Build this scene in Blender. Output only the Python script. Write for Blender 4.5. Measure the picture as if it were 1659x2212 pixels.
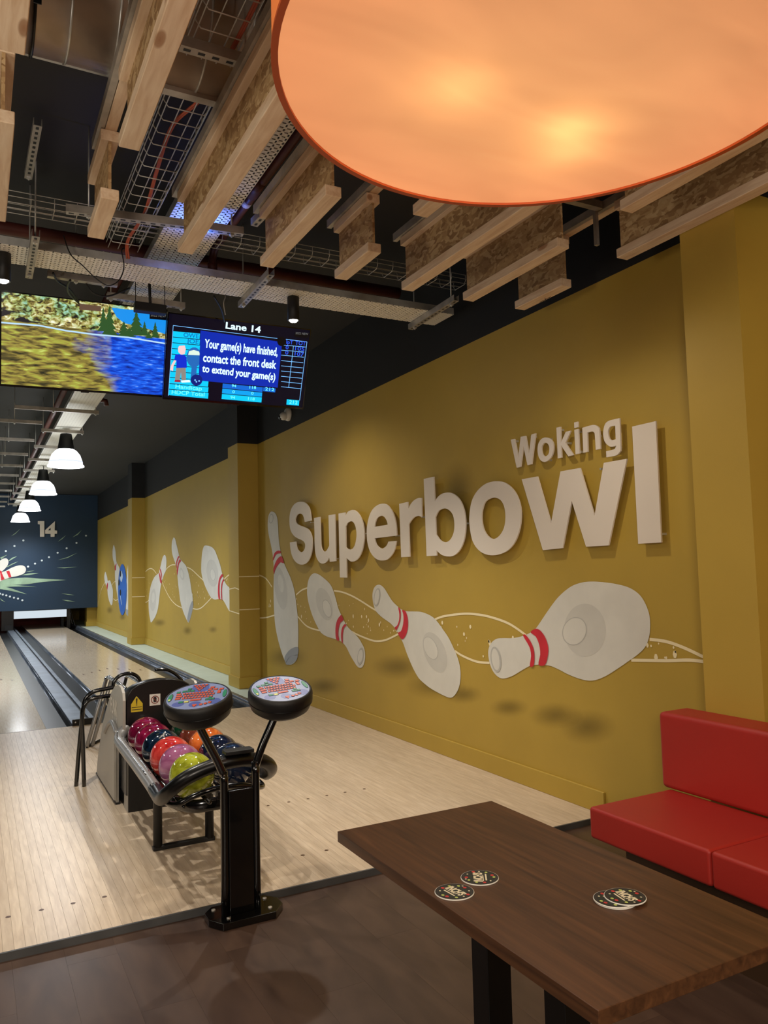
import bpy, bmesh, math, random
from mathutils import Vector, Matrix
random.seed(7)
sc = bpy.context.scene
COL = sc.collection
for o in list(bpy.data.objects): bpy.data.objects.remove(o)

# ------------------------------------------------------------ camera
cam = bpy.data.cameras.new('camera'); cam.sensor_fit = 'HORIZONTAL'; cam.sensor_width = 36.0
cam.lens = 1672.73 / 1659 * 36.0; cam.clip_start = .02; cam.clip_end = 100
camo = bpy.data.objects.new('camera', cam); COL.objects.link(camo)
yaw, pitch, roll = .48876904, .07411577, -.02543126
fw = Vector((math.sin(yaw)*math.cos(pitch), math.cos(yaw)*math.cos(pitch), math.sin(pitch)))
rt = Vector((math.cos(yaw), -math.sin(yaw), 0)); up = rt.cross(fw)
r2 = rt*math.cos(roll) + up*math.sin(roll); u2 = -rt*math.sin(roll) + up*math.cos(roll)
camo.matrix_world = Matrix(((r2.x,u2.x,-fw.x,0),(r2.y,u2.y,-fw.y,0),(r2.z,u2.z,-fw.z,1.44),(0,0,0,1)))
sc.camera = camo
sc.view_settings.view_transform = 'Standard'; sc.view_settings.look = 'None'
sc.view_settings.gamma = 1; sc.view_settings.use_curve_mapping = False
sc.view_settings.exposure = .35

# ------------------------------------------------------------ world
w = bpy.data.worlds.new('world'); sc.world = w; w.use_nodes = True
w.node_tree.nodes['Background'].inputs[0].default_value = (.9,.85,.8,1)
w.node_tree.nodes['Background'].inputs[1].default_value = .09

def light(name, typ, loc, energy, color, **k):
    l = bpy.data.lights.new(name, typ); l.energy = energy; l.color = color
    for a, b in k.items():
        if a != 'aim': setattr(l, a, b)
    o = bpy.data.objects.new(name, l); COL.objects.link(o); o.location = loc
    if 'aim' in k:
        o.rotation_euler = (Vector(k['aim'])-Vector(loc)).to_track_quat('-Z','Y').to_euler()
    return o
# lamps of the seating area behind the camera (more drum shades) and spots of the neighbouring lanes
for (x, y, z, e) in ((1.3, -2.1, 2.1, 95), (-1.0, -1.3, 2.1, 185), (-1.7, 1.9, 1.9, 48)):
    light('seating_lamp', 'POINT', (x, y, z), e, (1,.87,.72), shadow_soft_size=.35)
for (x, y, z, e) in ((1.9, .2, 2.96, 12), (2.2, 3.2, 2.98, 32), (.2, .4, 2.95, 24), (.66, 3.0, 2.95, 50)):
    light('unseen_downlight', 'SPOT', (x, y, z), e, (1,.87,.70), spot_size=math.radians(150), spot_blend=.9, shadow_soft_size=.05)  # lights without fixtures; the wall-side one is added to wash the letters
light('approach_downlight', 'SPOT', (2.1, 6.6, 3.6), 90, (1,.87,.70), spot_size=math.radians(120), spot_blend=.9, shadow_soft_size=.05)
for (x, y) in ((-1.6, 4.88), (-3.4, 4.88)):
    light('approach_spot', 'SPOT', (x, y, 3.15), 75, (1,.93,.82), spot_size=math.radians(110), spot_blend=.8, shadow_soft_size=.03)
light('tray_accent', 'SPOT', (1.15, 4.3, 3.28), 6, (.08,.2,1), spot_size=math.radians(150), spot_blend=1, shadow_soft_size=.02, aim=(1.12, 4.25, 3.5))


# ------------------------------------------------------------ materials
def nt(name):
    m = bpy.data.materials.new(name); m.use_nodes = True
    return m, m.node_tree, m.node_tree.nodes['Principled BSDF']
def N(t, typ, **k):
    n = t.nodes.new(typ)
    for a, b in k.items():
        if a in ('inp',):
            for q, v in b.items(): n.inputs[q].default_value = v
        else: setattr(n, a, b)
    return n
def ramp(t, stops, interp='LINEAR'):
    r = t.nodes.new('ShaderNodeValToRGB'); e = r.color_ramp; e.interpolation = interp
    while len(e.elements) < len(stops): e.elements.new(.5)
    for el, (p, c) in zip(e.elements, stops): el.position = p; el.color = (*c, 1)
    return r
def C(t, a, b): t.links.new(a, b)
def rgb(h):  # sRGB 0-255 to linear
    return tuple(((v/255)/12.92 if v/255 <= .04045 else ((v/255+.055)/1.055)**2.4) for v in h)
def plain(name, col, rough=.5, metal=0, bump=0, bscale=200, var=0, vscale=3, coat=0, spec=.5):
    m, t, b = nt(name)
    b.inputs['Base Color'].default_value = (*col, 1); b.inputs['Roughness'].default_value = rough
    b.inputs['Metallic'].default_value = metal; b.inputs['Coat Weight'].default_value = coat
    b.inputs['Specular IOR Level'].default_value = spec
    tc = N(t, 'ShaderNodeTexCoord')
    if var:
        n = N(t, 'ShaderNodeTexNoise', inp={'Scale': vscale, 'Detail': 5.0}); C(t, tc.outputs['Object'], n.inputs['Vector'])
        r = ramp(t, [(.3, tuple(c*(1-var) for c in col)), (.7, tuple(min(1, c*(1+var)) for c in col))])
        C(t, n.outputs['Fac'], r.inputs[0]); C(t, r.outputs[0], b.inputs['Base Color'])
    if bump:
        n = N(t, 'ShaderNodeTexNoise', inp={'Scale': bscale, 'Detail': 4.0}); C(t, tc.outputs['Object'], n.inputs['Vector'])
        bp = N(t, 'ShaderNodeBump', inp={'Strength': bump, 'Distance': .002}); C(t, n.outputs['Fac'], bp.inputs['Height'])
        C(t, bp.outputs[0], b.inputs['Normal'])
    return m
def emis(name, col, s=1.0):
    m, t, b = nt(name); b.inputs['Base Color'].default_value = (0,0,0,1); b.inputs['Roughness'].default_value = .3
    b.inputs['Emission Color'].default_value = (*col, 1); b.inputs['Emission Strength'].default_value = s
    return m
def wood(name, c1, c2, axis='Y', scale=6, stretch=14, rough=.5, rnd=0, knots=False, bump=.15, coat=0, spec=.5):
    m, t, b = nt(name)
    tc = N(t, 'ShaderNodeTexCoord'); mp = N(t, 'ShaderNodeMapping')
    s = [stretch*1.0]*3; s[{'X':0,'Y':1,'Z':2}[axis]] = 1.0
    mp.inputs['Scale'].default_value = s; C(t, tc.outputs['Object'], mp.inputs[0])
    oi = N(t, 'ShaderNodeObjectInfo'); vm = N(t, 'ShaderNodeVectorMath', operation='SCALE'); vm.inputs['Scale'].default_value = 37.0
    cx = N(t, 'ShaderNodeCombineXYZ'); 
    for i in range(3): C(t, oi.outputs['Random'], cx.inputs[i])
    C(t, cx.outputs[0], vm.inputs[0]); va = N(t, 'ShaderNodeVectorMath', operation='ADD'); C(t, mp.outputs[0], va.inputs[0]); C(t, vm.outputs[0], va.inputs[1])
    n = N(t, 'ShaderNodeTexNoise', inp={'Scale': scale, 'Detail': 8.0, 'Distortion': .6}); C(t, va.outputs[0], n.inputs['Vector'])
    r = ramp(t, [(.28, c1), (.5, tuple((a+b2)/2 for a, b2 in zip(c1, c2))), (.72, c2)]); C(t, n.outputs['Fac'], r.inputs[0])
    col = r.outputs[0]
    if knots:
        v = N(t, 'ShaderNodeTexVoronoi', inp={'Scale': 2.6}); mk = N(t, 'ShaderNodeMapping'); mk.inputs['Scale'].default_value = (3,1.1,3); C(t, tc.outputs['Object'], mk.inputs[0])
        va2 = N(t, 'ShaderNodeVectorMath', operation='ADD'); C(t, mk.outputs[0], va2.inputs[0]); C(t, vm.outputs[0], va2.inputs[1]); C(t, va2.outputs[0], v.inputs['Vector'])
        k = ramp(t, [(.0, (1,1,1)), (.10, (.8,.8,.8)), (.14, (0,0,0))]); C(t, v.outputs['Distance'], k.inputs[0])
        mx = N(t, 'ShaderNodeMix', data_type='RGBA'); C(t, k.outputs[0], mx.inputs[0]); C(t, col, mx.inputs[6]); mx.inputs[7].default_value = (c1[0]*.55, c1[1]*.4, c1[2]*.3, 1)
        col = mx.outputs[2]
    if rnd:
        hs = N(t, 'ShaderNodeHueSaturation'); mr = N(t, 'ShaderNodeMapRange', inp={3: 1-rnd, 4: 1+rnd}); C(t, oi.outputs['Random'], mr.inputs[0]); C(t, mr.outputs[0], hs.inputs['Value']); C(t, col, hs.inputs['Color']); col = hs.outputs[0]
    C(t, col, b.inputs['Base Color']); b.inputs['Roughness'].default_value = rough; b.inputs['Coat Weight'].default_value = coat; b.inputs['Coat Roughness'].default_value = .12
    b.inputs['Specular IOR Level'].default_value = spec
    if bump:
        bp = N(t, 'ShaderNodeBump', inp={'Strength': bump, 'Distance': .002}); C(t, n.outputs['Fac'], bp.inputs['Height']); C(t, bp.outputs[0], b.inputs['Normal'])
    return m
M = {}
M['mustard'] = plain('mustard paint', rgb((184,154,62)), .55, bump=.12, bscale=260, var=.03)
M['black_wall'] = plain('charcoal paint', rgb((26,26,28)), .8, bump=.1, bscale=200, var=.05)
M['ceiling'] = plain('dark grey ceiling paint', rgb((44,43,42)), .85, bump=.1)
M['navy'] = plain('navy mural print', rgb((26,52,76)), .6, var=.12, vscale=.7)
M['black_trim'] = plain('black edging', rgb((78,79,80)), .45, var=.2, vscale=8)
M['plank'] = wood('pale maple boards', rgb((190,170,146)), rgb((216,198,174)), 'Y', 5, 10, .30, rnd=.05, bump=.01, coat=0, spec=.3)
M['lane'] = wood('oiled lane', rgb((205,186,158)), rgb((228,212,186)), 'Y', 6, 14, .16, bump=.01, coat=.3)
M['vinyl'] = wood('dark walnut floor', rgb((62,45,37)), rgb((86,66,54)), 'Y', 3.0, 3.2, .38, rnd=.05, bump=.3)
M['table'] = wood('walnut laminate', rgb((60,37,23)), rgb((96,62,38)), 'Y', 2.6, 20, .42, bump=.05, spec=.35)
M['pine'] = wood('pine timber', rgb((218,186,150)), rgb((244,222,192)), 'Y', 5, 9, .6, rnd=.06, knots=True, bump=.2)
M['gutter'] = plain('grey gutter plastic', rgb((92,100,110)), .25, .35, var=.35, vscale=3, bump=.05, bscale=30)
M['cap'] = plain('steel divider', rgb((120,130,142)), .35, .6, var=.25, vscale=4)
M['apron'] = plain('pale green floor paint', rgb((198,212,196)), .5, var=.06, vscale=5)
M['gloss'] = plain('gloss black', rgb((10,10,11)), .14, coat=.6)
M['railblack'] = plain('satin black rail', rgb((8,8,9)), .3)
M['rubber'] = plain('matt black plastic', rgb((15,15,16)), .5, bump=.2, bscale=500)
M['satin'] = plain('satin graphite', rgb((150,149,148)), .36, .55)
M['silver'] = plain('silver grey panel', rgb((172,168,160)), .45, .2, bump=.15, bscale=900)
M['chrome'] = plain('chrome', rgb((205,205,208)), .12, 1)
M['zinc'] = plain('galvanised steel', rgb((205,206,202)), .36, .5, var=.18, vscale=12)
M['wire'] = plain('bright wire', rgb((222,222,216)), .35, .35)
M['zincdull'] = plain('dull galvanised steel', rgb((176,171,162)), .42, .35, var=.25, vscale=10)
M['duct'] = plain('spiral duct steel', rgb((222,206,190)), .34, .55, var=.3, vscale=3)
M['redpipe'] = plain('dark red pipe paint', rgb((84,38,32)), .5, var=.2, vscale=9)
M['orangecable'] = plain('orange red cable', rgb((190,92,66)), .6)
M['cable'] = plain('black cable', rgb((16,16,17)), .5)
M['letter'] = plain('warm white letter', rgb((232,222,208)), .5, var=.02)
M['pinwhite'] = plain('printed pin white', rgb((222,220,210)), .6, var=.04, vscale=6)
M['pinshade'] = plain('printed pin grey', rgb((209,207,198)), .6, var=.03, vscale=8)
M['pindark'] = plain('printed pin line grey', rgb((190,189,182)), .6)
M['pinbase'] = plain('printed pin base', rgb((160,164,168)), .6)
M['pinred'] = plain('printed red band', rgb((206,42,56)), .55, var=.12, vscale=9)
M['wave'] = plain('printed cream line', rgb((246,232,190)), .6)
M['blue'] = plain('printed blue ball', rgb((44,104,196)), .5, var=.15, vscale=3)
M['bluelight'] = plain('printed ball glint', rgb((190,212,236)), .5)
M['inkblack'] = plain('black ink', rgb((14,16,20)), .5)
M['ray'] = plain('printed pale green streak', rgb((150,178,150)), .6, var=.3, vscale=3)
M['dot'] = plain('printed white dot', rgb((210,222,226)), .6)
M['leather'] = plain('red leatherette', rgb((172,40,31)), .48, bump=.25, bscale=700, var=.05)
M['plinth'] = plain('brown seat plinth', rgb((66,46,28)), .5, var=.1)
M['dark'] = plain('near black steel', rgb((14,14,15)), .3, .2)
M['cardedge'] = plain('white card', rgb((226,222,212)), .7)
M['cardprint'] = plain('dark green card print', rgb((26,34,28)), .5, var=.3, vscale=60)
M['cream'] = plain('cream ink', rgb((232,222,190)), .6)
M['applered'] = plain('apple red ink', rgb((196,52,50)), .5)
M['applegreen'] = plain('apple green ink', rgb((190,206,106)), .5)
M['yellow'] = plain('yellow sticker', rgb((206,180,36)), .5)
M['white'] = plain('white plastic', rgb((222,220,214)), .4)
M['shaderim'] = plain('burnt orange trim', rgb((196,84,30)), .5)
M['pitred'] = plain('dark red pit curtain', rgb((122,50,40)), .8, var=.2)
M['screw'] = plain('steel screw', rgb((200,200,200)), .2, 1)
M['keypad'] = plain('lilac keypad film', rgb((132,146,190)), .35, var=.05)
M['keyblue'] = plain('violet blue keypad print', rgb((84,98,168)), .35)
M['keyred'] = plain('orange red keys', rgb((206,84,44)), .4)
M['keygreen'] = plain('green keys', rgb((32,132,92)), .4)
M['keyyellow'] = plain('yellow keys', rgb((214,214,110)), .4)
M['keydark'] = plain('dark key outline', rgb((70,40,50)), .5)
# seat board (osb)
def osb():
    m, t, b = nt('oriented strand board'); tc = N(t, 'ShaderNodeTexCoord'); mp = N(t, 'ShaderNodeMapping'); mp.inputs['Scale'].default_value = (44,26,52); C(t, tc.outputs['Object'], mp.inputs[0])
    n0 = N(t, 'ShaderNodeTexNoise', inp={'Scale': .35, 'Detail': 2.0}); C(t, mp.outputs[0], n0.inputs['Vector'])
    va = N(t, 'ShaderNodeMix', data_type='RGBA', blend_type='ADD'); va.inputs[0].default_value = 1.0; C(t, mp.outputs[0], va.inputs[6]); 
    sc2 = N(t, 'ShaderNodeVectorMath', operation='SCALE'); sc2.inputs['Scale'].default_value = 5; C(t, n0.outputs['Color'], sc2.inputs[0]); C(t, sc2.outputs[0], va.inputs[7])
    v = N(t, 'ShaderNodeTexVoronoi', inp={'Scale': 1.0}); C(t, va.outputs[2], v.inputs['Vector'])
    sep = N(t, 'ShaderNodeSeparateColor'); C(t, v.outputs['Color'], sep.inputs[0])
    r = ramp(t, [(0, rgb((146,112,72))), (.35, rgb((170,136,92))), (.7, rgb((190,158,112))), (1, rgb((206,178,134)))]); C(t, sep.outputs[0], r.inputs[0])
    C(t, r.outputs[0], b.inputs['Base Color']); b.inputs['Roughness'].default_value = .7
    return m
M['osb'] = osb()
# soft printed shadow, and a cast shadow painted alike: mustard darkened with a fading edge held in the vertex alpha
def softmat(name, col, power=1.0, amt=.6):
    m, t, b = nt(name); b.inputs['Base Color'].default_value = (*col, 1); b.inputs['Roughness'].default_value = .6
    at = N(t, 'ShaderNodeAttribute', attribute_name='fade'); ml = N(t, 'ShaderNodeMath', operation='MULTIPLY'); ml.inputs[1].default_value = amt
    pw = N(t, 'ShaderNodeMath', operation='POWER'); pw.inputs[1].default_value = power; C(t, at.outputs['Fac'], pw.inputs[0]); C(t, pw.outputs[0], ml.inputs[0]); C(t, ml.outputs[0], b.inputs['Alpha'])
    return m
M['softdark'] = softmat('soft brown print and cast shade', rgb((84,72,34)), 1.0, .36)
# perforated trays: real openings through an alpha mask
def perf(name, pitch=(.03,.03), size=(.012,.006), base=rgb((246,243,232))):
    m, t, b = nt(name); b.inputs['Base Color'].default_value = (*base, 1); b.inputs['Metallic'].default_value = .15; b.inputs['Roughness'].default_value = .5
    tc = N(t, 'ShaderNodeTexCoord'); sx = N(t, 'ShaderNodeSeparateXYZ'); C(t, tc.outputs['Object'], sx.inputs[0])
    def band(out, p, s):
        a = N(t, 'ShaderNodeMath', operation='PINGPONG'); a.inputs[1].default_value = p/2; C(t, out, a.inputs[0])
        g = N(t, 'ShaderNodeMath', operation='LESS_THAN'); g.inputs[1].default_value = s/2; C(t, a.outputs[0], g.inputs[0]); return g.outputs[0]
    def mul(a, b2): q = N(t, 'ShaderNodeMath', operation='MULTIPLY'); C(t, a, q.inputs[0]); C(t, b2, q.inputs[1]); return q.outputs[0]
    def shift(out, d): q = N(t, 'ShaderNodeMath', operation='ADD'); C(t, out, q.inputs[0]); q.inputs[1].default_value = d; return q.outputs[0]
    h1 = mul(band(sx.outputs[0], pitch[0], size[0]), band(sx.outputs[1], pitch[1], size[1]))
    h2 = mul(band(shift(sx.outputs[0], pitch[0]/2), pitch[0], size[1]), band(shift(sx.outputs[1], pitch[1]/2), pitch[1], size[0]))
    mx = N(t, 'ShaderNodeMath', operation='MAXIMUM'); C(t, h1, mx.inputs[0]); C(t, h2, mx.inputs[1])
    iv = N(t, 'ShaderNodeMath', operation='SUBTRACT'); iv.inputs[0].default_value = 1; C(t, mx.outputs[0], iv.inputs[1]); C(t, iv.outputs[0], b.inputs['Alpha'])
    return m
M['perf'] = perf('perforated tray steel', (.036,.036), (.019,.0095))
M['perf2'] = perf('slotted tray steel', (.046,.030), (.013,.008))
def ballmat(name, c1, c2, sc_=9):
    m, t, b = nt(name); tc = N(t, 'ShaderNodeTexCoord'); n = N(t, 'ShaderNodeTexNoise', inp={'Scale': sc_, 'Detail': 3.0, 'Distortion': 2.2}); C(t, tc.outputs['Object'], n.inputs['Vector'])
    r = ramp(t, [(.32, c1), (.68, c2)]); C(t, n.outputs['Fac'], r.inputs[0]); C(t, r.outputs[0], b.inputs['Base Color'])
    b.inputs['Roughness'].default_value = .08; b.inputs['Coat Weight'].default_value = 1.0; b.inputs['Coat Roughness'].default_value = .03
    return m

# ------------------------------------------------------------ geometry helpers
def finish(name, bm, mat, parent=None, smooth=False, bevel=0):
    me = bpy.data.meshes.new(name); bm.normal_update(); bm.to_mesh(me); bm.free()
    if isinstance(mat, str): mat = M[mat]
    me.materials.append(mat)
    if smooth:
        for p in me.polygons: p.use_smooth = True
    o = bpy.data.objects.new(name, me); COL.objects.link(o)
    if parent: o.parent = parent
    if bevel:
        b = o.modifiers.new('bevel', 'BEVEL'); b.width = bevel; b.segments = 3; b.limit_method = 'ANGLE'
        for p in me.polygons: p.use_smooth = True
        b.harden_normals = True
    return o
def NB(): return bmesh.new()
def bx(bm, x0, x1, y0, y1, z0, z1):
    v = [bm.verts.new((x, y, z)) for z in (z0, z1) for y in (y0, y1) for x in (x0, x1)]
    for f in ((0,2,3,1),(4,5,7,6),(0,1,5,4),(2,6,7,3),(0,4,6,2),(1,3,7,5)): bm.faces.new([v[i] for i in f])
    return bm
def box(name, x0, x1, y0, y1, z0, z1, mat, parent=None, bevel=0):
    return finish(name, bx(NB(), x0, x1, y0, y1, z0, z1), mat, parent, bevel=bevel)
def tube_into(bm, pts, r, n=10, closed=False, squash=None):
    pts = [Vector(p) for p in pts]; rings = []; L = len(pts); prev = None
    for i, p in enumerate(pts):
        if closed: d = pts[(i+1) % L]-pts[i-1]
        else: d = pts[min(i+1, L-1)]-pts[max(i-1, 0)]
        d.normalize()
        a = prev if prev is not None else (Vector((0,0,1)) if abs(d.z) < .9 else Vector((1,0,0)))
        s = d.cross(a)
        if s.length < 1e-4: s = d.cross(Vector((0,1,0)))
        s.normalize(); a = s.cross(d).normalized(); prev = a
        rr = r[i] if isinstance(r, (list, tuple)) else r
        k = squash or 1
        rings.append([bm.verts.new(p + s*math.cos(2*math.pi*j/n)*rr + a*math.sin(2*math.pi*j/n)*rr*k) for j in range(n)])
    for i in range(L if closed else L-1):
        A, B = rings[i], rings[(i+1) % L]
        for j in range(n): bm.faces.new((A[j], A[(j+1) % n], B[(j+1) % n], B[j]))
    if not closed:
        bm.faces.new(rings[0][::-1]); bm.faces.new(rings[-1])
    return bm
def spline(pts, n=6, closed=False):
    P = [Vector(p) for p in pts]; out = []; L = len(P)
    for i in range(L if closed else L-1):
        g = lambda k: P[k % L] if closed else P[max(0, min(L-1, k))]
        p0, p1, p2, p3 = g(i-1), g(i), g(i+1), g(i+2)
        for j in range(n):
            t = j/n; out.append(.5*((2*p1)+(-p0+p2)*t+(2*p0-5*p1+4*p2-p3)*t*t+(-p0+3*p1-3*p2+p3)*t**3))
    if not closed: out.append(P[-1])
    return out
def tube(name, pts, r, mat, parent=None, n=10, sm=0, closed=False, squash=None):
    if sm: pts = spline(pts, sm, closed)
    o = finish(name, tube_into(NB(), pts, r, n, closed, squash), mat, parent, smooth=True); return o
def lathe_into(bm, prof, cx=0, cy=0, n=32, rot=None):
    rings = []
    for r, z in prof: rings.append([bm.verts.new((cx+r*math.cos(2*math.pi*j/n), cy+r*math.sin(2*math.pi*j/n), z)) for j in range(n)])
    for A, B in zip(rings, rings[1:]):
        for j in range(n): bm.faces.new((A[j], A[(j+1) % n], B[(j+1) % n], B[j]))
    return rings
def lathe(name, prof, cx, cy, mat, parent=None, n=32, caps=True, smooth=True):
    bm = NB(); R = lathe_into(bm, prof, cx, cy, n)
    if caps: bm.faces.new(R[0][::-1]); bm.faces.new(R[-1])
    return finish(name, bm, mat, parent, smooth=smooth)
def smooth2(pts, n=5):
    """closed outline; points flagged with a third value are corners"""
    L = len(pts); out = []
    P = [Vector((p[0], p[1])) for p in pts]; c = [len(p) > 2 for p in pts]
    for i in range(L):
        p1, p2 = P[i], P[(i+1) % L]
        if c[i] and c[(i+1) % L]: out.append(p1); continue
        p0 = p1 if c[i] else P[i-1]; p3 = p2 if c[(i+1) % L] else P[(i+2) % L]
        for j in range(n):
            t = j/n; out.append(.5*((2*p1)+(-p0+p2)*t+(2*p0-5*p1+4*p2-p3)*t*t+(-p0+3*p1-3*p2+p3)*t**3))
    return [(v.x, v.y) for v in out]
def shape(name, outline, hole, to3, depth, mat, parent=None, n=5):
    """flat or extruded outline. to3(a,b,d) maps plane coords + depth to 3D"""
    import mathutils.geometry as mg
    a = smooth2(outline, n); loops = [a]
    if hole: loops.append(smooth2(hole, n))
    tri = mg.tessellate_polygon([[Vector((p[0], p[1], 0)) for p in l] for l in loops])
    flat = [p for l in loops for p in l]; bm = NB()
    F = [bm.verts.new(to3(p[0], p[1], depth)) for p in flat]
    for t in tri:
        try: bm.faces.new([F[i] for i in t])
        except ValueError: pass
    if depth:
        B = [bm.verts.new(to3(p[0], p[1], 0)) for p in flat]
        for t in tri:
            try: bm.faces.new([B[i] for i in t[::-1]])
            except ValueError: pass
        k = 0
        for l in loops:
            for i in range(len(l)):
                j = (i+1) % len(l); bm.faces.new((F[k+i], F[k+j], B[k+j], B[k+i]))
            k += len(l)
    bmesh.ops.recalc_face_normals(bm, faces=bm.faces[:])
    return finish(name, bm, mat, parent)
def text(name, s, to3, h, width, mat, parent=None, bold=.0, center=False, depth=0, shear=0):
    cu = bpy.data.curves.new('t', 'FONT'); cu.body = s; cu.size = 1; cu.offset = bold; cu.resolution_u = 3; cu.shear = shear; cu.fill_mode = 'FRONT'; cu.space_character = 1.0
    o = bpy.data.objects.new('t', cu); COL.objects.link(o)
    dg = bpy.context.evaluated_depsgraph_get(); me = bpy.data.meshes.new_from_object(o.evaluated_get(dg)); bpy.data.objects.remove(o); bpy.data.curves.remove(cu)
    xs = [v.co.x for v in me.vertices]; x0, x1 = min(xs), max(xs); k = width/(x1-x0); hh = h/.73
    for v in me.vertices:
        v.co = to3((v.co.x-x0)*k - (width/2 if center else 0), v.co.y*hh)
    me.name = name; me.materials.clear(); me.materials.append(M[mat] if isinstance(mat, str) else mat)
    ob = bpy.data.objects.new(name, me); COL.objects.link(ob)
    if parent: ob.parent = parent
    return ob
def thing(name, label, cat, loc=(0,0,0), group=None, rz=0):
    o = bpy.data.objects.new(name, None); COL.objects.link(o); o.location = loc; o.rotation_euler = (0,0,rz)
    o.empty_display_size = .05; tag(o, label, cat, group); return o
def tag(o, label, cat, group=None, kind=None):
    o['label'] = label; o['category'] = cat
    if group: o['group'] = group
    if kind: o['kind'] = kind
    return o
def struct(o): o['kind'] = 'structure'; return o
def rel(o, root):
    """parent built in world coordinates: keep it in place under root"""
    o.parent = root; o.matrix_parent_inverse = Matrix.LocRotScale(root.location, root.rotation_euler, root.scale).inverted(); return o
def part(o, root): return rel(o, root)

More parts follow.
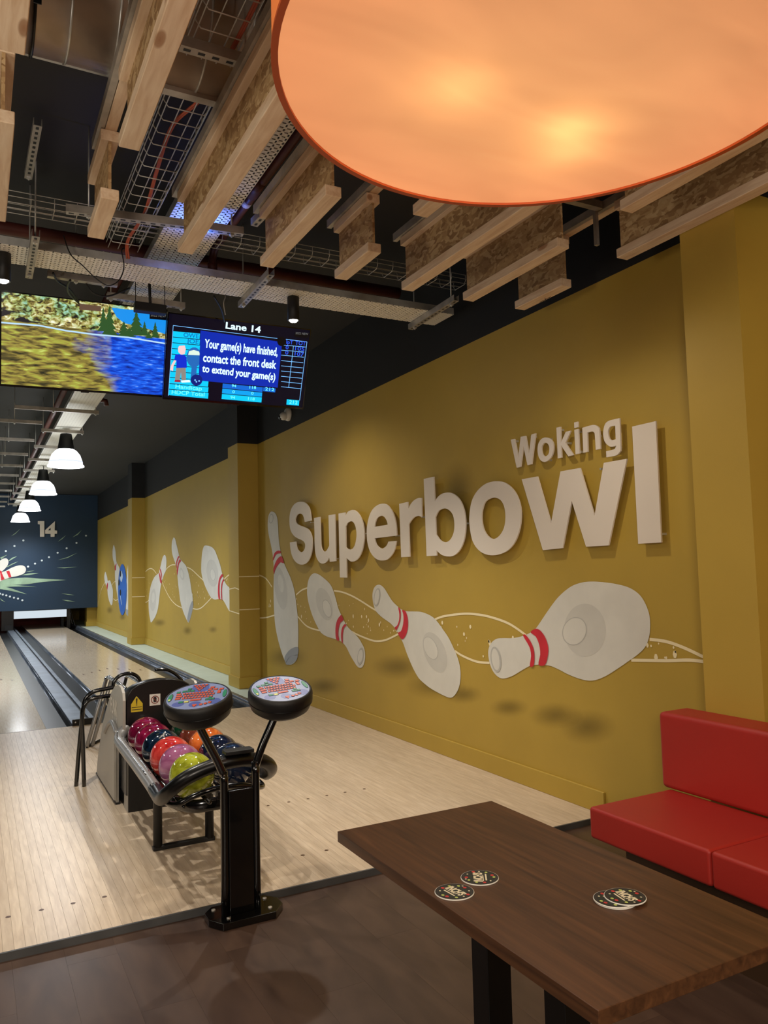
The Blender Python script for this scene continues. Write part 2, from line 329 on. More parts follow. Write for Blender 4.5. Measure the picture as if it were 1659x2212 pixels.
# ------------------------------------------------------------ outlines measured on the wall (y, z), end wall (x, z) and screens
LET = [('S',[(7.659,1.981,1),(7.847,1.979,1),(7.866,2.023),(7.908,2.064),(7.985,2.081),(8.065,2.073),(8.12,2.032),(8.114,1.998),(8.062,1.969),(7.958,1.942),(7.842,1.919),(7.743,1.889),(7.682,1.845),(7.65,1.795),(7.643,1.731),(7.659,1.667),(7.693,1.609),(7.759,1.557),(7.846,1.526),(7.966,1.516),(8.082,1.534),(8.172,1.569),(8.24,1.619),(8.284,1.689),(8.304,1.775,1),(8.12,1.777,1),(8.104,1.727),(8.06,1.681),(7.972,1.654),(7.898,1.664),(7.853,1.696),(7.844,1.734),(7.879,1.765),(7.951,1.788),(8.054,1.809),(8.16,1.84),(8.244,1.886),(8.293,1.946),(8.305,2.022),(8.289,2.096),(8.239,2.155),(8.159,2.194),(8.066,2.211),(7.946,2.209),(7.83,2.188),(7.745,2.147),(7.691,2.094)],None),('u',[(7.584,2.003,1),(7.423,2.004,1),(7.418,1.831),(7.413,1.711),(7.386,1.663),(7.329,1.639),(7.264,1.651),(7.199,1.697,1),(7.203,2.004,1),(7.047,2.004,1),(7.047,1.535,1),(7.195,1.532,1),(7.205,1.578,1),(7.27,1.536),(7.368,1.517),(7.459,1.532),(7.53,1.578),(7.568,1.643),(7.58,1.728),(7.577,1.866)],None),('p',[(6.959,2.003,1),(6.804,2.003,1),(6.797,1.969,1),(6.747,2.002),(6.69,2.012),(6.623,2.012),(6.557,1.994),(6.482,1.947),(6.424,1.875),(6.396,1.78),(6.411,1.7),(6.453,1.621),(6.517,1.562),(6.597,1.53),(6.677,1.523),(6.726,1.532),(6.798,1.563,1),(6.8,1.371,1),(6.957,1.373,1)],[(6.798,1.864,1),(6.753,1.898),(6.679,1.909),(6.619,1.892),(6.577,1.844),(6.562,1.786),(6.572,1.73),(6.608,1.674),(6.653,1.647),(6.709,1.639),(6.76,1.646),(6.801,1.662,1)]),('e',[(5.779,1.726,1),(5.785,1.809),(5.807,1.879),(5.856,1.945),(5.932,1.999),(6.013,2.02),(6.124,2.015),(6.226,1.981),(6.295,1.92),(6.34,1.83),(6.348,1.75),(6.33,1.67),(6.283,1.602),(6.206,1.551),(6.123,1.526),(6.04,1.52),(5.958,1.528),(5.877,1.564),(5.822,1.612),(5.79,1.681,1),(5.932,1.681,1),(5.965,1.649),(6.02,1.629),(6.068,1.626),(6.13,1.646),(6.171,1.676),(6.193,1.722,1)],[(6.187,1.825,1),(6.167,1.872),(6.123,1.905),(6.046,1.915),(5.992,1.898),(5.953,1.864),(5.936,1.829,1)]),('r',[(5.721,1.992,1),(5.574,1.996,1),(5.565,1.937,1),(5.527,1.973),(5.466,2.001),(5.395,2.012),(5.349,2.007,1),(5.354,1.854,1),(5.409,1.867),(5.474,1.861),(5.535,1.833),(5.569,1.807,1),(5.566,1.54,1),(5.711,1.54,1)],None),('b',[(5.306,2.157,1),(5.153,2.157,1),(5.148,1.962,1),(5.095,1.995),(5.031,2.012),(4.948,2.012),(4.879,1.994),(4.812,1.955),(4.766,1.902),(4.737,1.835),(4.729,1.76),(4.741,1.686),(4.773,1.618),(4.825,1.566),(4.896,1.533),(4.977,1.526),(5.069,1.541),(5.146,1.579,1),(5.145,1.538,1),(5.296,1.538,1)],[(5.147,1.838,1),(5.102,1.88),(5.048,1.894),(4.996,1.894),(4.936,1.872),(4.893,1.831),(4.879,1.77),(4.89,1.71),(4.928,1.663),(4.98,1.639),(5.037,1.639),(5.093,1.66),(5.144,1.702,1)]),('o',[(4.328,2.028),(4.241,2.009),(4.159,1.959),(4.101,1.888),(4.076,1.801),(4.092,1.7),(4.146,1.609),(4.234,1.548),(4.359,1.521),(4.48,1.527),(4.579,1.564),(4.648,1.632),(4.678,1.736),(4.674,1.829),(4.639,1.92),(4.57,1.983),(4.481,2.02),(4.403,2.031)],[(4.357,1.917),(4.292,1.893),(4.254,1.841),(4.246,1.771),(4.267,1.702),(4.321,1.652),(4.39,1.632),(4.457,1.655),(4.505,1.707),(4.523,1.772),(4.516,1.835),(4.481,1.892),(4.426,1.914)]),('w',[(4.055,2.01,1),(3.894,2.01,1),(3.78,1.7,1),(3.672,2.015,1),(3.498,2.014,1),(3.395,1.718,1),(3.3,2.018,1),(3.123,2.017,1),(3.293,1.544,1),(3.476,1.544,1),(3.583,1.825,1),(3.682,1.543,1),(3.869,1.537,1)],None),('l',[(3.072,2.188,1),(2.905,2.188,1),(2.91,1.545,1),(3.07,1.544,1)],None),('W',[(4.156,2.29,1),(4.115,2.29,1),(4.082,2.158,1),(4.048,2.292,1),(3.997,2.29,1),(3.97,2.165,1),(3.937,2.288,1),(3.894,2.29,1),(3.947,2.096,1),(3.989,2.095,1),(4.024,2.228,1),(4.062,2.095,1),(4.103,2.093,1)],None),('o',[(3.793,2.246),(3.758,2.233),(3.734,2.209),(3.727,2.177),(3.735,2.14),(3.762,2.109),(3.81,2.093),(3.85,2.106),(3.874,2.136),(3.881,2.176),(3.873,2.214),(3.845,2.241),(3.819,2.247)],[(3.799,2.213),(3.778,2.202),(3.767,2.178),(3.77,2.15),(3.784,2.133),(3.811,2.128),(3.833,2.143),(3.842,2.168),(3.839,2.194),(3.821,2.211)]),('k',[(3.692,2.291,1),(3.655,2.29,1),(3.658,2.189,1),(3.608,2.251,1),(3.564,2.25,1),(3.617,2.183,1),(3.55,2.099,1),(3.595,2.098,1),(3.657,2.176,1),(3.657,2.099,1),(3.691,2.098,1)],None),('i',[(3.532,2.25,1),(3.498,2.249,1),(3.497,2.101,1),(3.531,2.101,1)],None),('idot',[(3.531,2.294,1),(3.499,2.294,1),(3.499,2.261,1),(3.531,2.26,1)],None),('n',[(3.463,2.25,1),(3.393,2.252),(3.362,2.249),(3.335,2.234),(3.323,2.208),(3.322,2.102,1),(3.359,2.102,1),(3.361,2.187),(3.365,2.204),(3.38,2.214),(3.395,2.215),(3.424,2.214,1),(3.426,2.101,1),(3.463,2.1,1)],None),('g',[(3.211,2.253),(3.162,2.252,1),(3.164,2.087),(3.174,2.063),(3.195,2.049),(3.224,2.046),(3.277,2.047,1),(3.277,2.082,1),(3.222,2.083),(3.204,2.089),(3.197,2.102,1),(3.232,2.101),(3.261,2.114),(3.286,2.142),(3.294,2.181),(3.287,2.217),(3.271,2.242),(3.243,2.252)],[(3.197,2.216,1),(3.198,2.139,1),(3.224,2.137),(3.244,2.146),(3.254,2.17),(3.255,2.196),(3.24,2.215),(3.222,2.217)])]
PINS = [{'o':[(9.015,2.185),(8.903,2.157),(8.83,2.089),(8.807,1.991),(8.791,1.847),(8.743,1.703),(8.668,1.587),(8.541,1.473),(8.418,1.371),(8.311,1.235),(8.257,1.084),(8.215,0.925),(8.207,0.748),(8.224,0.587),(8.247,0.497),(8.286,0.44),(8.437,0.382),(8.604,0.37,1),(8.731,0.474),(8.846,0.606),(8.949,0.779),(8.991,0.968),(9.0,1.208),(8.982,1.43),(9.002,1.624),(9.062,1.762),(9.143,1.903),(9.176,2.024),(9.148,2.131),(9.087,2.176)],'b':[[(8.997,1.605),(8.938,1.671),(8.839,1.696),(8.744,1.693),(8.723,1.664),(8.827,1.662),(8.911,1.641),(8.992,1.58)],[(8.976,1.43),(8.979,1.488),(8.886,1.573),(8.774,1.62),(8.68,1.62),(8.622,1.544),(8.736,1.556),(8.847,1.515),(8.919,1.468),(8.963,1.42)]],'g':[[(8.661,0.434),(8.585,0.496),(8.429,0.563),(8.223,0.596),(8.235,0.511),(8.383,0.49),(8.536,0.44),(8.616,0.383)],[(8.617,0.371),(8.562,0.429),(8.433,0.477),(8.247,0.508),(8.261,0.46),(8.361,0.411),(8.488,0.377)]],'v':[('s',[(8.553,1.261),(8.535,1.184),(8.539,1.114),(8.562,1.057),(8.604,1.018),(8.66,1.001),(8.726,1.008),(8.795,1.039),(8.86,1.091),(8.915,1.159),(8.954,1.237),(8.973,1.317),(8.97,1.39),(8.945,1.449),(8.9,1.488),(8.841,1.503),(8.774,1.493),(8.705,1.459),(8.641,1.405),(8.589,1.337)]),('l',[(8.654,1.31),(8.647,1.277),(8.648,1.247),(8.659,1.223),(8.677,1.206),(8.701,1.199),(8.729,1.203),(8.758,1.216),(8.786,1.239),(8.809,1.268),(8.825,1.301),(8.833,1.335),(8.832,1.366),(8.821,1.39),(8.803,1.407),(8.778,1.413),(8.749,1.409),(8.72,1.395),(8.693,1.372),(8.67,1.343)]),('d',[(8.963,2.09),(8.975,2.073),(8.993,2.058),(9.016,2.048),(9.042,2.042),(9.068,2.042),(9.091,2.048),(9.11,2.059),(9.122,2.073),(9.126,2.09),(9.121,2.108),(9.109,2.125),(9.09,2.14),(9.067,2.15),(9.041,2.156),(9.015,2.155),(8.992,2.149),(8.974,2.139),(8.962,2.124),(8.958,2.107)]),('l',[(8.979,2.092),(8.989,2.078),(9.004,2.065),(9.023,2.057),(9.043,2.052),(9.064,2.052),(9.082,2.056),(9.096,2.065),(9.105,2.077),(9.108,2.091),(9.104,2.106),(9.094,2.121),(9.079,2.133),(9.06,2.141),(9.04,2.146),(9.019,2.146),(9.001,2.141),(8.987,2.132),(8.978,2.12),(8.976,2.106)])]},{'o':[(7.731,1.418),(7.601,1.407),(7.455,1.365),(7.315,1.311),(7.238,1.255),(7.174,1.168),(7.112,1.066),(7.039,0.998),(6.933,0.91),(6.809,0.855),(6.672,0.803),(6.59,0.749),(6.542,0.701),(6.533,0.629),(6.566,0.56),(6.627,0.524),(6.703,0.528),(6.788,0.576),(6.857,0.623),(6.944,0.693),(7.016,0.726),(7.109,0.747),(7.263,0.757),(7.423,0.767),(7.567,0.799),(7.67,0.864),(7.775,0.952),(7.859,1.051),(7.912,1.145),(7.926,1.222),(7.904,1.309),(7.844,1.378)],'b':[[(7.049,0.998),(7.024,0.995),(6.989,0.953),(7.062,0.923),(7.107,0.861),(7.116,0.798),(7.099,0.748),(7.166,0.751),(7.186,0.809),(7.175,0.889),(7.127,0.955)],[(6.96,0.916),(6.924,0.901),(6.98,0.876),(7.012,0.804),(7.016,0.73),(7.043,0.74),(7.053,0.802),(7.027,0.874)]],'g':[],'v':[('s',[(7.271,1.121),(7.249,1.071),(7.248,1.022),(7.266,0.981),(7.303,0.951),(7.355,0.935),(7.418,0.934),(7.486,0.949),(7.552,0.978),(7.61,1.02),(7.653,1.071),(7.677,1.124),(7.679,1.174),(7.659,1.217),(7.619,1.247),(7.564,1.263),(7.499,1.261),(7.43,1.244),(7.366,1.212),(7.311,1.17)]),('d',[(7.283,1.068),(7.271,1.04),(7.27,1.013),(7.281,0.991),(7.303,0.974),(7.332,0.965),(7.368,0.964),(7.406,0.972),(7.442,0.989),(7.473,1.011),(7.497,1.038),(7.509,1.067),(7.51,1.095),(7.499,1.118),(7.476,1.135),(7.446,1.144),(7.409,1.144),(7.372,1.135),(7.336,1.118),(7.305,1.095)]),('l',[(7.295,1.067),(7.283,1.04),(7.282,1.016),(7.291,0.994),(7.31,0.979),(7.336,0.971),(7.368,0.97),(7.402,0.978),(7.435,0.994),(7.463,1.015),(7.485,1.04),(7.496,1.067),(7.498,1.092),(7.488,1.114),(7.469,1.129),(7.442,1.137),(7.409,1.137),(7.375,1.129),(7.343,1.113),(7.315,1.092)]),('d',[(6.563,0.633),(6.575,0.607),(6.593,0.584),(6.613,0.565),(6.635,0.553),(6.657,0.548),(6.675,0.551),(6.689,0.563),(6.696,0.581),(6.697,0.604),(6.691,0.63),(6.678,0.656),(6.66,0.68),(6.639,0.698),(6.617,0.71),(6.596,0.715),(6.578,0.711),(6.565,0.699),(6.557,0.681),(6.557,0.659)]),('l',[(6.579,0.633),(6.589,0.613),(6.602,0.596),(6.618,0.582),(6.636,0.573),(6.652,0.569),(6.667,0.572),(6.678,0.58),(6.684,0.594),(6.685,0.611),(6.68,0.63),(6.671,0.649),(6.657,0.667),(6.641,0.681),(6.624,0.69),(6.607,0.693),(6.593,0.691),(6.582,0.682),(6.576,0.669),(6.575,0.652)])]},{'o':[(6.226,1.305),(6.171,1.297),(6.111,1.269),(6.053,1.224),(5.973,1.164),(5.883,1.122),(5.805,1.095),(5.717,1.084),(5.609,1.087),(5.494,1.088),(5.394,1.075),(5.306,1.053),(5.24,1.021),(5.168,0.97),(5.088,0.91),(5.02,0.837),(4.962,0.76),(4.936,0.696),(4.931,0.635),(4.948,0.566),(4.986,0.509),(5.042,0.464),(5.097,0.449),(5.17,0.454),(5.272,0.468),(5.387,0.489),(5.486,0.519),(5.556,0.547),(5.626,0.602),(5.687,0.665),(5.748,0.739),(5.799,0.811),(5.852,0.861),(5.895,0.902),(5.951,0.938),(6.031,0.973),(6.15,1.007),(6.247,1.043),(6.308,1.081),(6.343,1.144),(6.353,1.208),(6.33,1.261),(6.284,1.293)],'b':[[(5.863,1.113),(5.83,1.099),(5.822,1.059),(5.833,1.004),(5.87,0.953),(5.906,0.918),(5.939,0.936),(5.892,0.957),(5.856,1.003),(5.847,1.058)],[(5.794,1.092),(5.739,1.084),(5.709,1.042),(5.699,0.989),(5.715,0.924),(5.762,0.867),(5.819,0.846),(5.882,0.892),(5.827,0.912),(5.79,0.963),(5.776,1.017),(5.779,1.06)]],'g':[],'v':[('s',[(5.139,0.817),(5.117,0.77),(5.111,0.724),(5.122,0.684),(5.149,0.652),(5.189,0.632),(5.24,0.625),(5.296,0.633),(5.352,0.656),(5.403,0.691),(5.443,0.735),(5.468,0.784),(5.475,0.832),(5.463,0.875),(5.434,0.907),(5.39,0.927),(5.337,0.931),(5.28,0.92),(5.225,0.896),(5.176,0.86)]),('d',[(5.256,0.831),(5.242,0.804),(5.237,0.778),(5.244,0.754),(5.26,0.735),(5.286,0.722),(5.318,0.718),(5.353,0.722),(5.388,0.734),(5.42,0.753),(5.445,0.778),(5.461,0.805),(5.466,0.833),(5.459,0.857),(5.441,0.877),(5.415,0.889),(5.382,0.893),(5.346,0.888),(5.311,0.875),(5.28,0.855)]),('l',[(5.263,0.829),(5.248,0.804),(5.244,0.778),(5.25,0.755),(5.265,0.737),(5.289,0.726),(5.318,0.721),(5.351,0.726),(5.385,0.737),(5.415,0.756),(5.439,0.78),(5.454,0.806),(5.459,0.832),(5.453,0.856),(5.437,0.874),(5.412,0.885),(5.381,0.889),(5.348,0.884),(5.315,0.871),(5.286,0.853)]),('d',[(6.2,1.19),(6.211,1.165),(6.228,1.143),(6.247,1.125),(6.268,1.115),(6.288,1.111),(6.305,1.116),(6.318,1.128),(6.325,1.147),(6.325,1.17),(6.319,1.195),(6.307,1.22),(6.291,1.242),(6.271,1.259),(6.25,1.27),(6.23,1.273),(6.213,1.268),(6.201,1.255),(6.194,1.237),(6.194,1.214)]),('l',[(6.218,1.19),(6.228,1.169),(6.241,1.149),(6.256,1.134),(6.272,1.125),(6.287,1.122),(6.299,1.126),(6.308,1.136),(6.312,1.152),(6.311,1.172),(6.305,1.194),(6.295,1.216),(6.282,1.235),(6.267,1.25),(6.251,1.26),(6.236,1.262),(6.224,1.258),(6.216,1.248),(6.212,1.232),(6.212,1.212)])]},{'o':[(3.484,1.338),(3.392,1.334),(3.293,1.324),(3.199,1.305),(3.129,1.271),(3.087,1.223),(3.061,1.163),(3.058,1.103),(3.069,1.043),(3.098,0.988),(3.151,0.943),(3.225,0.898),(3.313,0.847),(3.404,0.798),(3.486,0.765),(3.557,0.752),(3.641,0.755),(3.739,0.771),(3.815,0.79),(3.893,0.805),(3.961,0.805),(4.031,0.8),(4.103,0.785),(4.194,0.746),(4.303,0.697),(4.406,0.67),(4.478,0.683),(4.533,0.726),(4.563,0.791),(4.564,0.85),(4.531,0.901),(4.463,0.937),(4.381,0.948),(4.287,0.954),(4.195,0.969),(4.105,0.995),(4.031,1.031),(3.971,1.084),(3.898,1.153),(3.814,1.226),(3.732,1.279),(3.654,1.314),(3.567,1.333)],'b':[[(4.157,0.978),(4.132,0.986),(4.086,0.951),(4.053,0.899),(4.047,0.846),(4.06,0.791),(4.099,0.785),(4.082,0.852),(4.096,0.91)],[(4.078,1.006),(4.024,1.032),(3.975,1.021),(3.93,0.979),(3.906,0.919),(3.917,0.857),(3.947,0.806),(4.01,0.803),(3.988,0.869),(3.995,0.931),(4.027,0.982)]],'g':[],'v':[('s',[(3.393,1.058),(3.404,1.011),(3.431,0.966),(3.472,0.929),(3.522,0.903),(3.578,0.891),(3.633,0.894),(3.684,0.912),(3.723,0.945),(3.748,0.988),(3.754,1.038),(3.741,1.089),(3.711,1.135),(3.667,1.173),(3.614,1.197),(3.557,1.206),(3.503,1.2),(3.456,1.179),(3.42,1.147),(3.398,1.105)]),('d',[(3.559,1.018),(3.578,0.993),(3.606,0.972),(3.638,0.957),(3.673,0.95),(3.707,0.951),(3.736,0.961),(3.758,0.978),(3.769,1.002),(3.77,1.028),(3.759,1.056),(3.738,1.082),(3.709,1.103),(3.676,1.117),(3.641,1.123),(3.608,1.121),(3.58,1.111),(3.56,1.093),(3.549,1.07),(3.549,1.044)]),('l',[(3.567,1.019),(3.585,0.996),(3.61,0.976),(3.64,0.962),(3.673,0.956),(3.704,0.957),(3.73,0.966),(3.75,0.982),(3.76,1.004),(3.761,1.029),(3.751,1.055),(3.731,1.079),(3.705,1.098),(3.674,1.112),(3.642,1.117),(3.611,1.115),(3.586,1.106),(3.567,1.09),(3.557,1.068),(3.557,1.044)]),('d',[(4.415,0.804),(4.413,0.777),(4.417,0.752),(4.427,0.731),(4.441,0.716),(4.459,0.708),(4.479,0.709),(4.498,0.718),(4.515,0.735),(4.528,0.757),(4.536,0.784),(4.538,0.811),(4.534,0.837),(4.524,0.859),(4.509,0.874),(4.491,0.881),(4.471,0.88),(4.452,0.87),(4.435,0.853),(4.422,0.83)]),('l',[(4.433,0.802),(4.431,0.779),(4.433,0.757),(4.44,0.74),(4.45,0.727),(4.463,0.721),(4.477,0.722),(4.492,0.73),(4.504,0.745),(4.515,0.764),(4.521,0.786),(4.523,0.81),(4.52,0.831),(4.513,0.849),(4.503,0.862),(4.49,0.868),(4.475,0.866),(4.461,0.858),(4.449,0.843),(4.439,0.824)])]},{'o':[(15.07,1.822),(14.966,1.799),(14.905,1.715),(14.928,1.606),(14.972,1.516),(15.098,1.462),(15.228,1.38),(15.314,1.343),(15.381,1.259),(15.426,1.221),(15.494,1.099),(15.585,0.938),(15.7,0.774),(15.885,0.644),(16.12,0.548),(16.36,0.48),(16.457,0.543),(16.554,0.657),(16.602,0.814),(16.574,0.984),(16.473,1.124),(16.349,1.244),(16.154,1.352),(15.918,1.429),(15.598,1.484),(15.53,1.54),(15.418,1.623),(15.351,1.688),(15.241,1.778),(15.155,1.813)],'b':[[(15.485,1.568),(15.419,1.558),(15.312,1.463),(15.301,1.371),(15.399,1.464)],[(15.575,1.494),(15.487,1.465),(15.379,1.38),(15.315,1.315),(15.359,1.278),(15.446,1.305),(15.511,1.39)]],'g':[],'v':[('s',[(15.857,0.947),(15.889,0.879),(15.945,0.816),(16.02,0.766),(16.107,0.732),(16.198,0.719),(16.284,0.728),(16.356,0.759),(16.407,0.808),(16.431,0.87),(16.426,0.941),(16.393,1.011),(16.334,1.075),(16.256,1.125),(16.167,1.157),(16.077,1.168),(15.993,1.157),(15.923,1.125),(15.875,1.077),(15.852,1.015)]),('l',[(15.995,0.994),(16.011,0.961),(16.039,0.931),(16.077,0.907),(16.12,0.891),(16.165,0.885),(16.208,0.89),(16.244,0.905),(16.269,0.928),(16.282,0.958),(16.28,0.991),(16.264,1.025),(16.235,1.055),(16.197,1.079),(16.153,1.094),(16.107,1.1),(16.065,1.095),(16.03,1.08),(16.005,1.056),(15.993,1.027)])]},{'o':[(14.279,2.12),(14.166,2.082),(14.074,1.982),(13.983,1.893),(13.894,1.795),(13.823,1.725),(13.611,1.661),(13.405,1.599),(13.304,1.54),(13.19,1.441),(13.095,1.319),(13.017,1.175),(12.94,1.056),(12.926,0.985),(12.913,0.906),(12.995,0.807),(13.112,0.699),(13.229,0.629),(13.361,0.671),(13.53,0.755),(13.702,0.873),(13.823,0.996),(13.892,1.13),(13.962,1.266),(14.007,1.394),(14.066,1.524),(14.12,1.611),(14.269,1.71),(14.421,1.828),(14.466,1.936),(14.436,2.05),(14.357,2.1)],'b':[[(13.913,1.77),(13.859,1.752),(13.988,1.695),(14.045,1.627),(14.047,1.55),(14.091,1.593),(14.082,1.671),(14.006,1.73)],[(13.842,1.713),(13.734,1.681),(13.88,1.633),(13.937,1.548),(13.983,1.472),(14.031,1.433),(14.048,1.524),(13.99,1.609),(13.915,1.668)]],'g':[[(12.942,1.0),(12.919,0.905),(13.162,0.664),(13.229,0.637),(13.321,0.681),(13.19,0.849),(13.056,0.957)]],'v':[('s',[(13.531,1.458),(13.516,1.424),(13.516,1.394),(13.534,1.369),(13.566,1.352),(13.61,1.345),(13.662,1.348),(13.717,1.361),(13.769,1.384),(13.813,1.413),(13.846,1.447),(13.862,1.481),(13.861,1.512),(13.843,1.538),(13.81,1.554),(13.765,1.561),(13.712,1.557),(13.657,1.543),(13.606,1.52),(13.562,1.491)]),('l',[(13.59,1.456),(13.579,1.434),(13.579,1.414),(13.589,1.398),(13.609,1.386),(13.637,1.382),(13.669,1.384),(13.704,1.393),(13.736,1.408),(13.765,1.427),(13.785,1.449),(13.796,1.471),(13.796,1.491),(13.786,1.508),(13.766,1.519),(13.738,1.523),(13.705,1.521),(13.67,1.512),(13.638,1.497),(13.61,1.477)])]},{'o':[(12.15,1.888),(11.927,1.876),(11.738,1.848),(11.581,1.796),(11.455,1.706),(11.307,1.583),(11.189,1.434),(11.071,1.324),(10.931,1.263),(10.729,1.217,1),(10.737,0.864,1),(10.873,0.913),(11.012,0.983),(11.129,1.041),(11.202,1.057),(11.375,1.067),(11.58,1.053),(11.71,1.063),(11.843,1.089),(12.032,1.182),(12.197,1.284),(12.337,1.412),(12.377,1.518),(12.359,1.655),(12.311,1.782),(12.236,1.859)],'b':[[(11.189,1.434),(11.141,1.407),(11.265,1.365),(11.317,1.295),(11.334,1.176),(11.312,1.068),(11.387,1.074),(11.417,1.175),(11.392,1.295),(11.314,1.386)],[(11.13,1.358),(11.094,1.348),(11.169,1.296),(11.209,1.199),(11.197,1.057),(11.238,1.066),(11.259,1.177),(11.239,1.268),(11.192,1.323)]],'g':[],'v':[('s',[(11.414,1.459),(11.407,1.396),(11.431,1.338),(11.482,1.29),(11.558,1.258),(11.651,1.245),(11.752,1.251),(11.852,1.278),(11.941,1.322),(12.009,1.38),(12.049,1.446),(12.057,1.512),(12.031,1.573),(11.975,1.621),(11.895,1.652),(11.798,1.663),(11.696,1.653),(11.598,1.624),(11.514,1.579),(11.45,1.522)]),('d',[(11.558,1.43),(11.555,1.402),(11.566,1.377),(11.59,1.356),(11.624,1.342),(11.667,1.337),(11.712,1.34),(11.756,1.352),(11.795,1.371),(11.825,1.396),(11.842,1.424),(11.845,1.452),(11.834,1.478),(11.809,1.499),(11.773,1.513),(11.73,1.518),(11.685,1.514),(11.641,1.502),(11.603,1.483),(11.574,1.458)]),('l',[(11.576,1.43),(11.573,1.404),(11.582,1.38),(11.602,1.361),(11.632,1.348),(11.669,1.342),(11.708,1.346),(11.747,1.357),(11.781,1.375),(11.808,1.398),(11.823,1.424),(11.827,1.451),(11.817,1.475),(11.796,1.495),(11.765,1.507),(11.728,1.512),(11.688,1.509),(11.65,1.497),(11.616,1.479),(11.591,1.456)])]},{'o':[(22.589,1.571),(22.398,1.505),(22.21,1.404),(22.117,1.326),(21.755,1.336),(21.489,1.224),(21.272,1.089),(21.272,0.885),(21.357,0.72),(21.574,0.689),(21.886,0.789),(22.115,0.938),(22.208,1.078),(22.443,1.204),(22.683,1.318),(22.762,1.449)],'b':[[(22.302,1.205),(22.099,1.277),(22.116,1.164),(22.208,1.078),(22.283,1.134)]],'g':[],'v':[]},{'o':[(21.148,2.256),(20.937,2.169),(20.813,2.03),(20.689,1.813),(20.25,1.647),(20.187,1.542),(20.368,1.36),(20.407,1.098),(20.368,0.773),(20.567,0.965),(20.811,1.227),(20.936,1.468),(20.936,1.697),(21.275,1.907),(21.319,2.114)],'b':[[(20.936,1.697),(20.648,1.772),(20.771,1.681),(20.746,1.6),(20.919,1.602)]],'g':[],'v':[]},{'o':[(18.91,1.727),(18.896,0.629),(18.896,0.507),(19.316,0.651),(19.279,0.987),(19.192,1.422)],'b':[],'g':[[(19.302,0.652),(18.93,0.627),(18.931,0.506),(19.281,0.541)]],'v':[]}]
BALL = [(19.179,1.118),(19.194,0.984),(19.238,0.855),(19.308,0.739),(19.401,0.64),(19.514,0.564),(19.641,0.514),(19.777,0.493),(19.914,0.503),(20.046,0.544),(20.165,0.615),(20.266,0.711),(20.343,0.83),(20.391,0.963),(20.407,1.105),(20.391,1.247),(20.343,1.382),(20.266,1.503),(20.165,1.602),(20.044,1.676),(19.912,1.721),(19.774,1.734),(19.638,1.716),(19.511,1.668),(19.398,1.593),(19.305,1.496),(19.235,1.38),(19.193,1.253)]
BALLH = [[(19.926,1.501),(19.943,1.456),(19.989,1.428),(20.046,1.428),(20.092,1.457),(20.11,1.503),(20.092,1.548),(20.046,1.576),(19.989,1.575),(19.943,1.547)],[(19.949,1.039),(19.967,0.994),(20.012,0.965),(20.069,0.964),(20.115,0.992),(20.133,1.037),(20.115,1.083),(20.069,1.111),(20.012,1.112),(19.966,1.084)],[(20.172,1.282),(20.19,1.237),(20.236,1.208),(20.294,1.208),(20.342,1.236),(20.36,1.282),(20.342,1.328),(20.294,1.356),(20.236,1.356),(20.189,1.328)]]
BALLG = [[(19.941,1.579),(19.752,1.5),(19.715,1.411),(19.903,1.296),(20.133,1.386),(20.094,1.451)],[(20.095,0.973),(20.018,0.955),(19.866,0.76),(19.927,0.758)]]
WAVE = [[(9.536,1.411),(9.272,1.363),(9.055,1.261)],[(8.258,1.179),(8.088,1.233),(7.924,1.26)],[(7.21,1.239),(7.009,1.227),(6.798,1.195),(6.598,1.15),(6.408,1.1),(6.252,1.063)],[(9.558,0.863),(9.292,0.88),(8.987,0.921)],[(8.227,0.941),(7.997,0.854),(7.8,0.825),(7.586,0.817)],[(6.816,0.852),(6.665,0.826),(6.424,0.799),(6.285,0.796),(6.106,0.82),(5.874,0.887)],[(5.276,1.036),(5.137,1.067),(4.878,1.095),(4.697,1.098),(4.526,1.086),(4.314,1.05),(4.132,0.983)],[(5.002,0.811),(4.896,0.782),(4.717,0.757),(4.557,0.762)],[(3.068,1.027),(2.954,1.023),(2.835,0.998),(2.695,0.954)],[(3.209,0.903),(2.96,0.923),(2.81,0.939),(2.696,0.94)],[(16.932,1.522),(16.66,1.567),(16.373,1.583),(16.096,1.551),(15.828,1.475)],[(15.316,1.31),(14.993,1.153),(14.605,1.004),(14.162,0.905),(13.708,0.862)],[(15.273,1.408),(14.905,1.555),(14.516,1.619),(14.182,1.621)],[(13.324,1.567),(12.976,1.516),(12.528,1.406),(12.245,1.339)],[(12.963,0.877),(12.691,0.871),(12.399,0.903),(12.062,0.993),(11.793,1.077)],[(11.113,1.353),(10.925,1.406),(10.676,1.45)],[(16.94,0.877),(16.767,0.891),(16.573,0.934)],[(24.07,0.576),(23.516,0.988),(22.809,1.242),(22.553,1.269)],[(21.424,1.212),(21.121,1.285),(20.753,1.322)],[(21.195,0.865),(20.825,0.826),(20.467,0.869)]]
